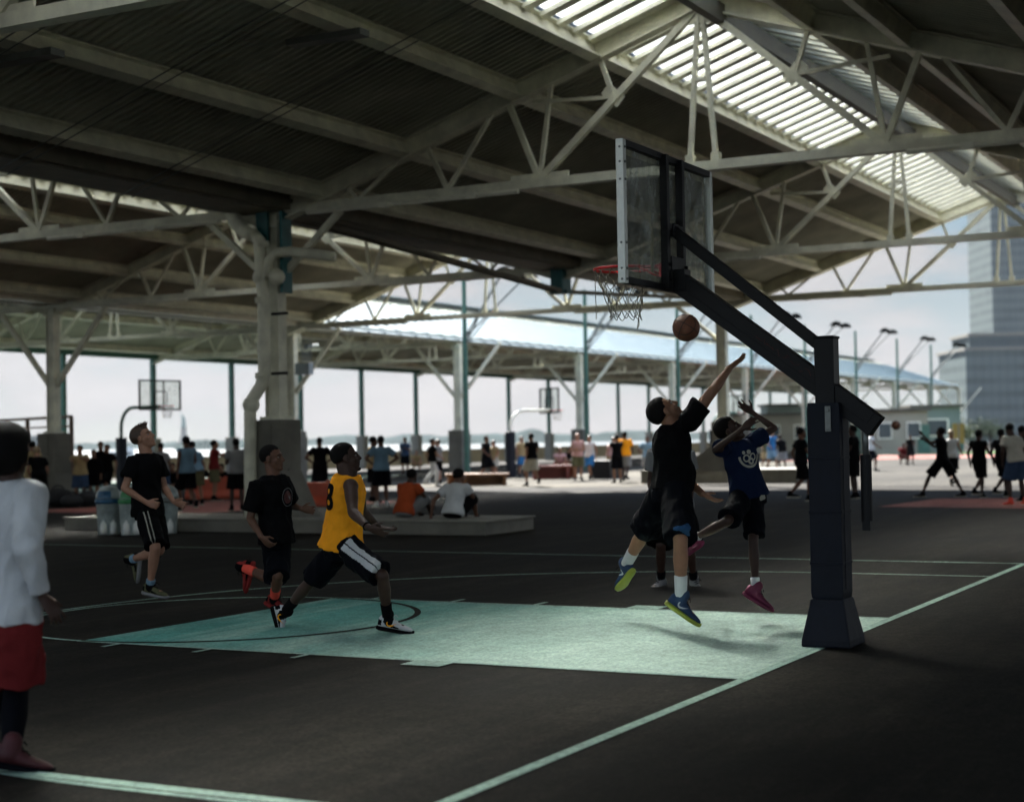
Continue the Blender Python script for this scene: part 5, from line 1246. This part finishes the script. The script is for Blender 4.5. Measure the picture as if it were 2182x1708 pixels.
# middle group
folk(1134,1036,(-.3,1),'walk','player in black shirt and pale shorts right of the pale gooseneck hoop','black','offwhite','olive',1.0,.5,'short')
folk(1232,1024,(.3,-1),'stand','broad bald man in pink tank top and olive shorts','pink','olivec','fair',1.08,0,None)
folk(1258,1022,(-.5,-1),'stand','man in white tank top and blue shorts beside the pink tank top','white','blue','olive',1.0,0,'short','brown')
folk(1316,1029,(-.2,1),'reach','player in black with arms out in front of the yellow shirt','black','ink','olive',1.0,.5,'short')
folk(1333,1026,(.2,1),'stand','player in bright yellow tee shirt under the far shed','yellow','grey','dark',1.0,.7)
folk(1303,1018,(.3,-1),'stand','person in pale red behind the black shirted player','pink','tan','fair',1.0,.5,'short','brown')
folk(1381,1021,(-.4,-1),'stand','figure in light blue at the back edge of the leaping man','ltblue','grey','brown',1.0,.6)
folk(1192,1010,(.2,-1),'crouch','person in dusty pink sitting behind the red bench','pink','brickred','olive',1.1,.5,'long','brown')
folk(1209,1008,(.2,-1),'crouch','dark haired figure in black beside the red bench','black','black','olive',1.1,.5,'long')
folk(1037,1026,(.6,-.5),'stand','dark figure holding a bag left of the green padded hoop pole','black','ink','brown',1.0,.6)
folk(1056,1020,(-.4,-1),'stand','person in tan beside the green padded hoop pole','tan','offwhite','fair',.9,.5,'long','brown')
folk(1112,1016,(.4,-1),'stand','person in tan top between the hoop pole and the player in black','tan','blue','fair',.95,.5,'short','brown')
folk(922,1036,(.4,.6),'walk','player in black shirt and white trousers left of the large pedestal','black','white','olive',1.0,.6,'short','black','white',1.85)
folk(935,1030,(-.4,.6),'stand','figure in grey just behind the white trousers','grey','black','fair',1.0,.6,'short','brown')
folk(864,1012,(.2,-1),'stand','person in dark blue shirt standing by the far parapet','denim','ink','brown',1.0,.6)
folk(886,1006,(.3,-1),'crouch','person in tan crouching by the far pedestal','tan','tan','fair',1.0,.5,'short','brown')
folk(796,1070,(.5,.6),'stand','slim dark figure left of the pale grey tee shirt','tan','black','brown',.98,0)
folk(814,1080,(-.2,1),'stand','man in pale grey tee shirt and dark shorts seen from behind','ltblue','ink','brown',1.02,.65,'buzz','black','white')
folk(683,1066,(-.3,1),'akimbo','dark figure with hand on hip right of the near column','black','ink','brown',1.0,.6)
# left group
folk(84,1090,(-.4,1),'stand','person with red backpack by the left column','black','black','fair',1.0,.6,'long','grey','offwhite')
folk(70,1078,(.3,1),'phone','person in tan between the teenager and the left column','tan','tan','olive',1.0,.6,'short')
folk(172,1078,(.5,-.6),'reach','person in tan shirt holding something right of the left column','tan','denim','olive',1.0,.6,'short')
folk(201,1068,(.3,-1),'stand','dark haired woman in black, leftmost of the trio','black','black','olive',.93,1.8,'long')
folk(216,1066,(0,-1),'stand','man in dark clothes, middle of the trio','black','ink','olive',1.03,1.8,'short')
folk(230,1066,(-.3,-1),'stand','man in black, rightmost of the trio by the green hoop pad','black','black','olive',1.0,.6,'short')
folk(186,1062,(.3,-1),'stand','person in pink and pale trousers behind the dark trio','pink','offwhite','fair',.8,.6,'long','brown','white',1.8)
folk(399,1090,(-.2,1),'stand','man in blue grey tank top and black shorts seen from behind','ltblue','black','brown',1.06,0,'short')
folk(419,1076,(-.1,1),'stand','man in light blue shirt and khaki shorts looking at the water','ltblue','olivec','olive',1.02,.6,'short')
folk(346,1072,(.2,1),'stand','figure in grey hidden behind the fair runner','grey','denim','brown',1.0,.6)
folk(457,1066,(.6,.4),'reach','man in red shirt and khaki shorts left of the piped column','red','olivec','olive',1.0,.6,'short')
folk(505,1088,(-.2,1),'phone','man in grey and white shirt with black shorts beside the white pipe','grey','black','dark',1.06,.6)
folk(373,1066,(.4,-.5),'crouch','figure in black crouching left of the blue tank top','black','black','olive',1.0,.6)
folk(424,1062,(.4,-.5),'crouch','dark figure sitting low right of the blue tank top','ink','black','olive',.95,.6,'short')
folk(476,1060,(.2,-1),'crouch','long haired figure sitting on the orange barrier','black','brickred','olive',.95,.6,'long')
# two sitting on the island
folk(862,1102,(.35,.9),'sit','man in rust orange shirt sitting on the kerb island','rust','grey','dark',1.06,.6,'buzz','black','black',.95,None,.245)
folk(966,1104,(.45,.9),'sitlean','man in white tee shirt sitting on the kerb island leaning on one arm','white','black','brown',1.06,.6,'short','black','black',.95,None,.245)

bpy.data.scenes.remove(WORK)

# ------------------------------------------------------------------ summer haze over the harbour
HZ = bpy.data.materials.new('harbour haze'); HZ.use_nodes = True; _n = HZ.node_tree.nodes; _n.clear()
_o = _n.new('ShaderNodeOutputMaterial'); _v = _n.new('ShaderNodeVolumePrincipled'); _v.inputs['Density'].default_value = .00004; _v.inputs['Color'].default_value = (.86,.92,1,1)
HZ.node_tree.links.new(_v.outputs[0], _o.inputs['Volume'])
b = MB(); b.box((1180, 780, 88), (3100, 3100, 185)); tag(b.build('haze', HZ), kind='stuff')
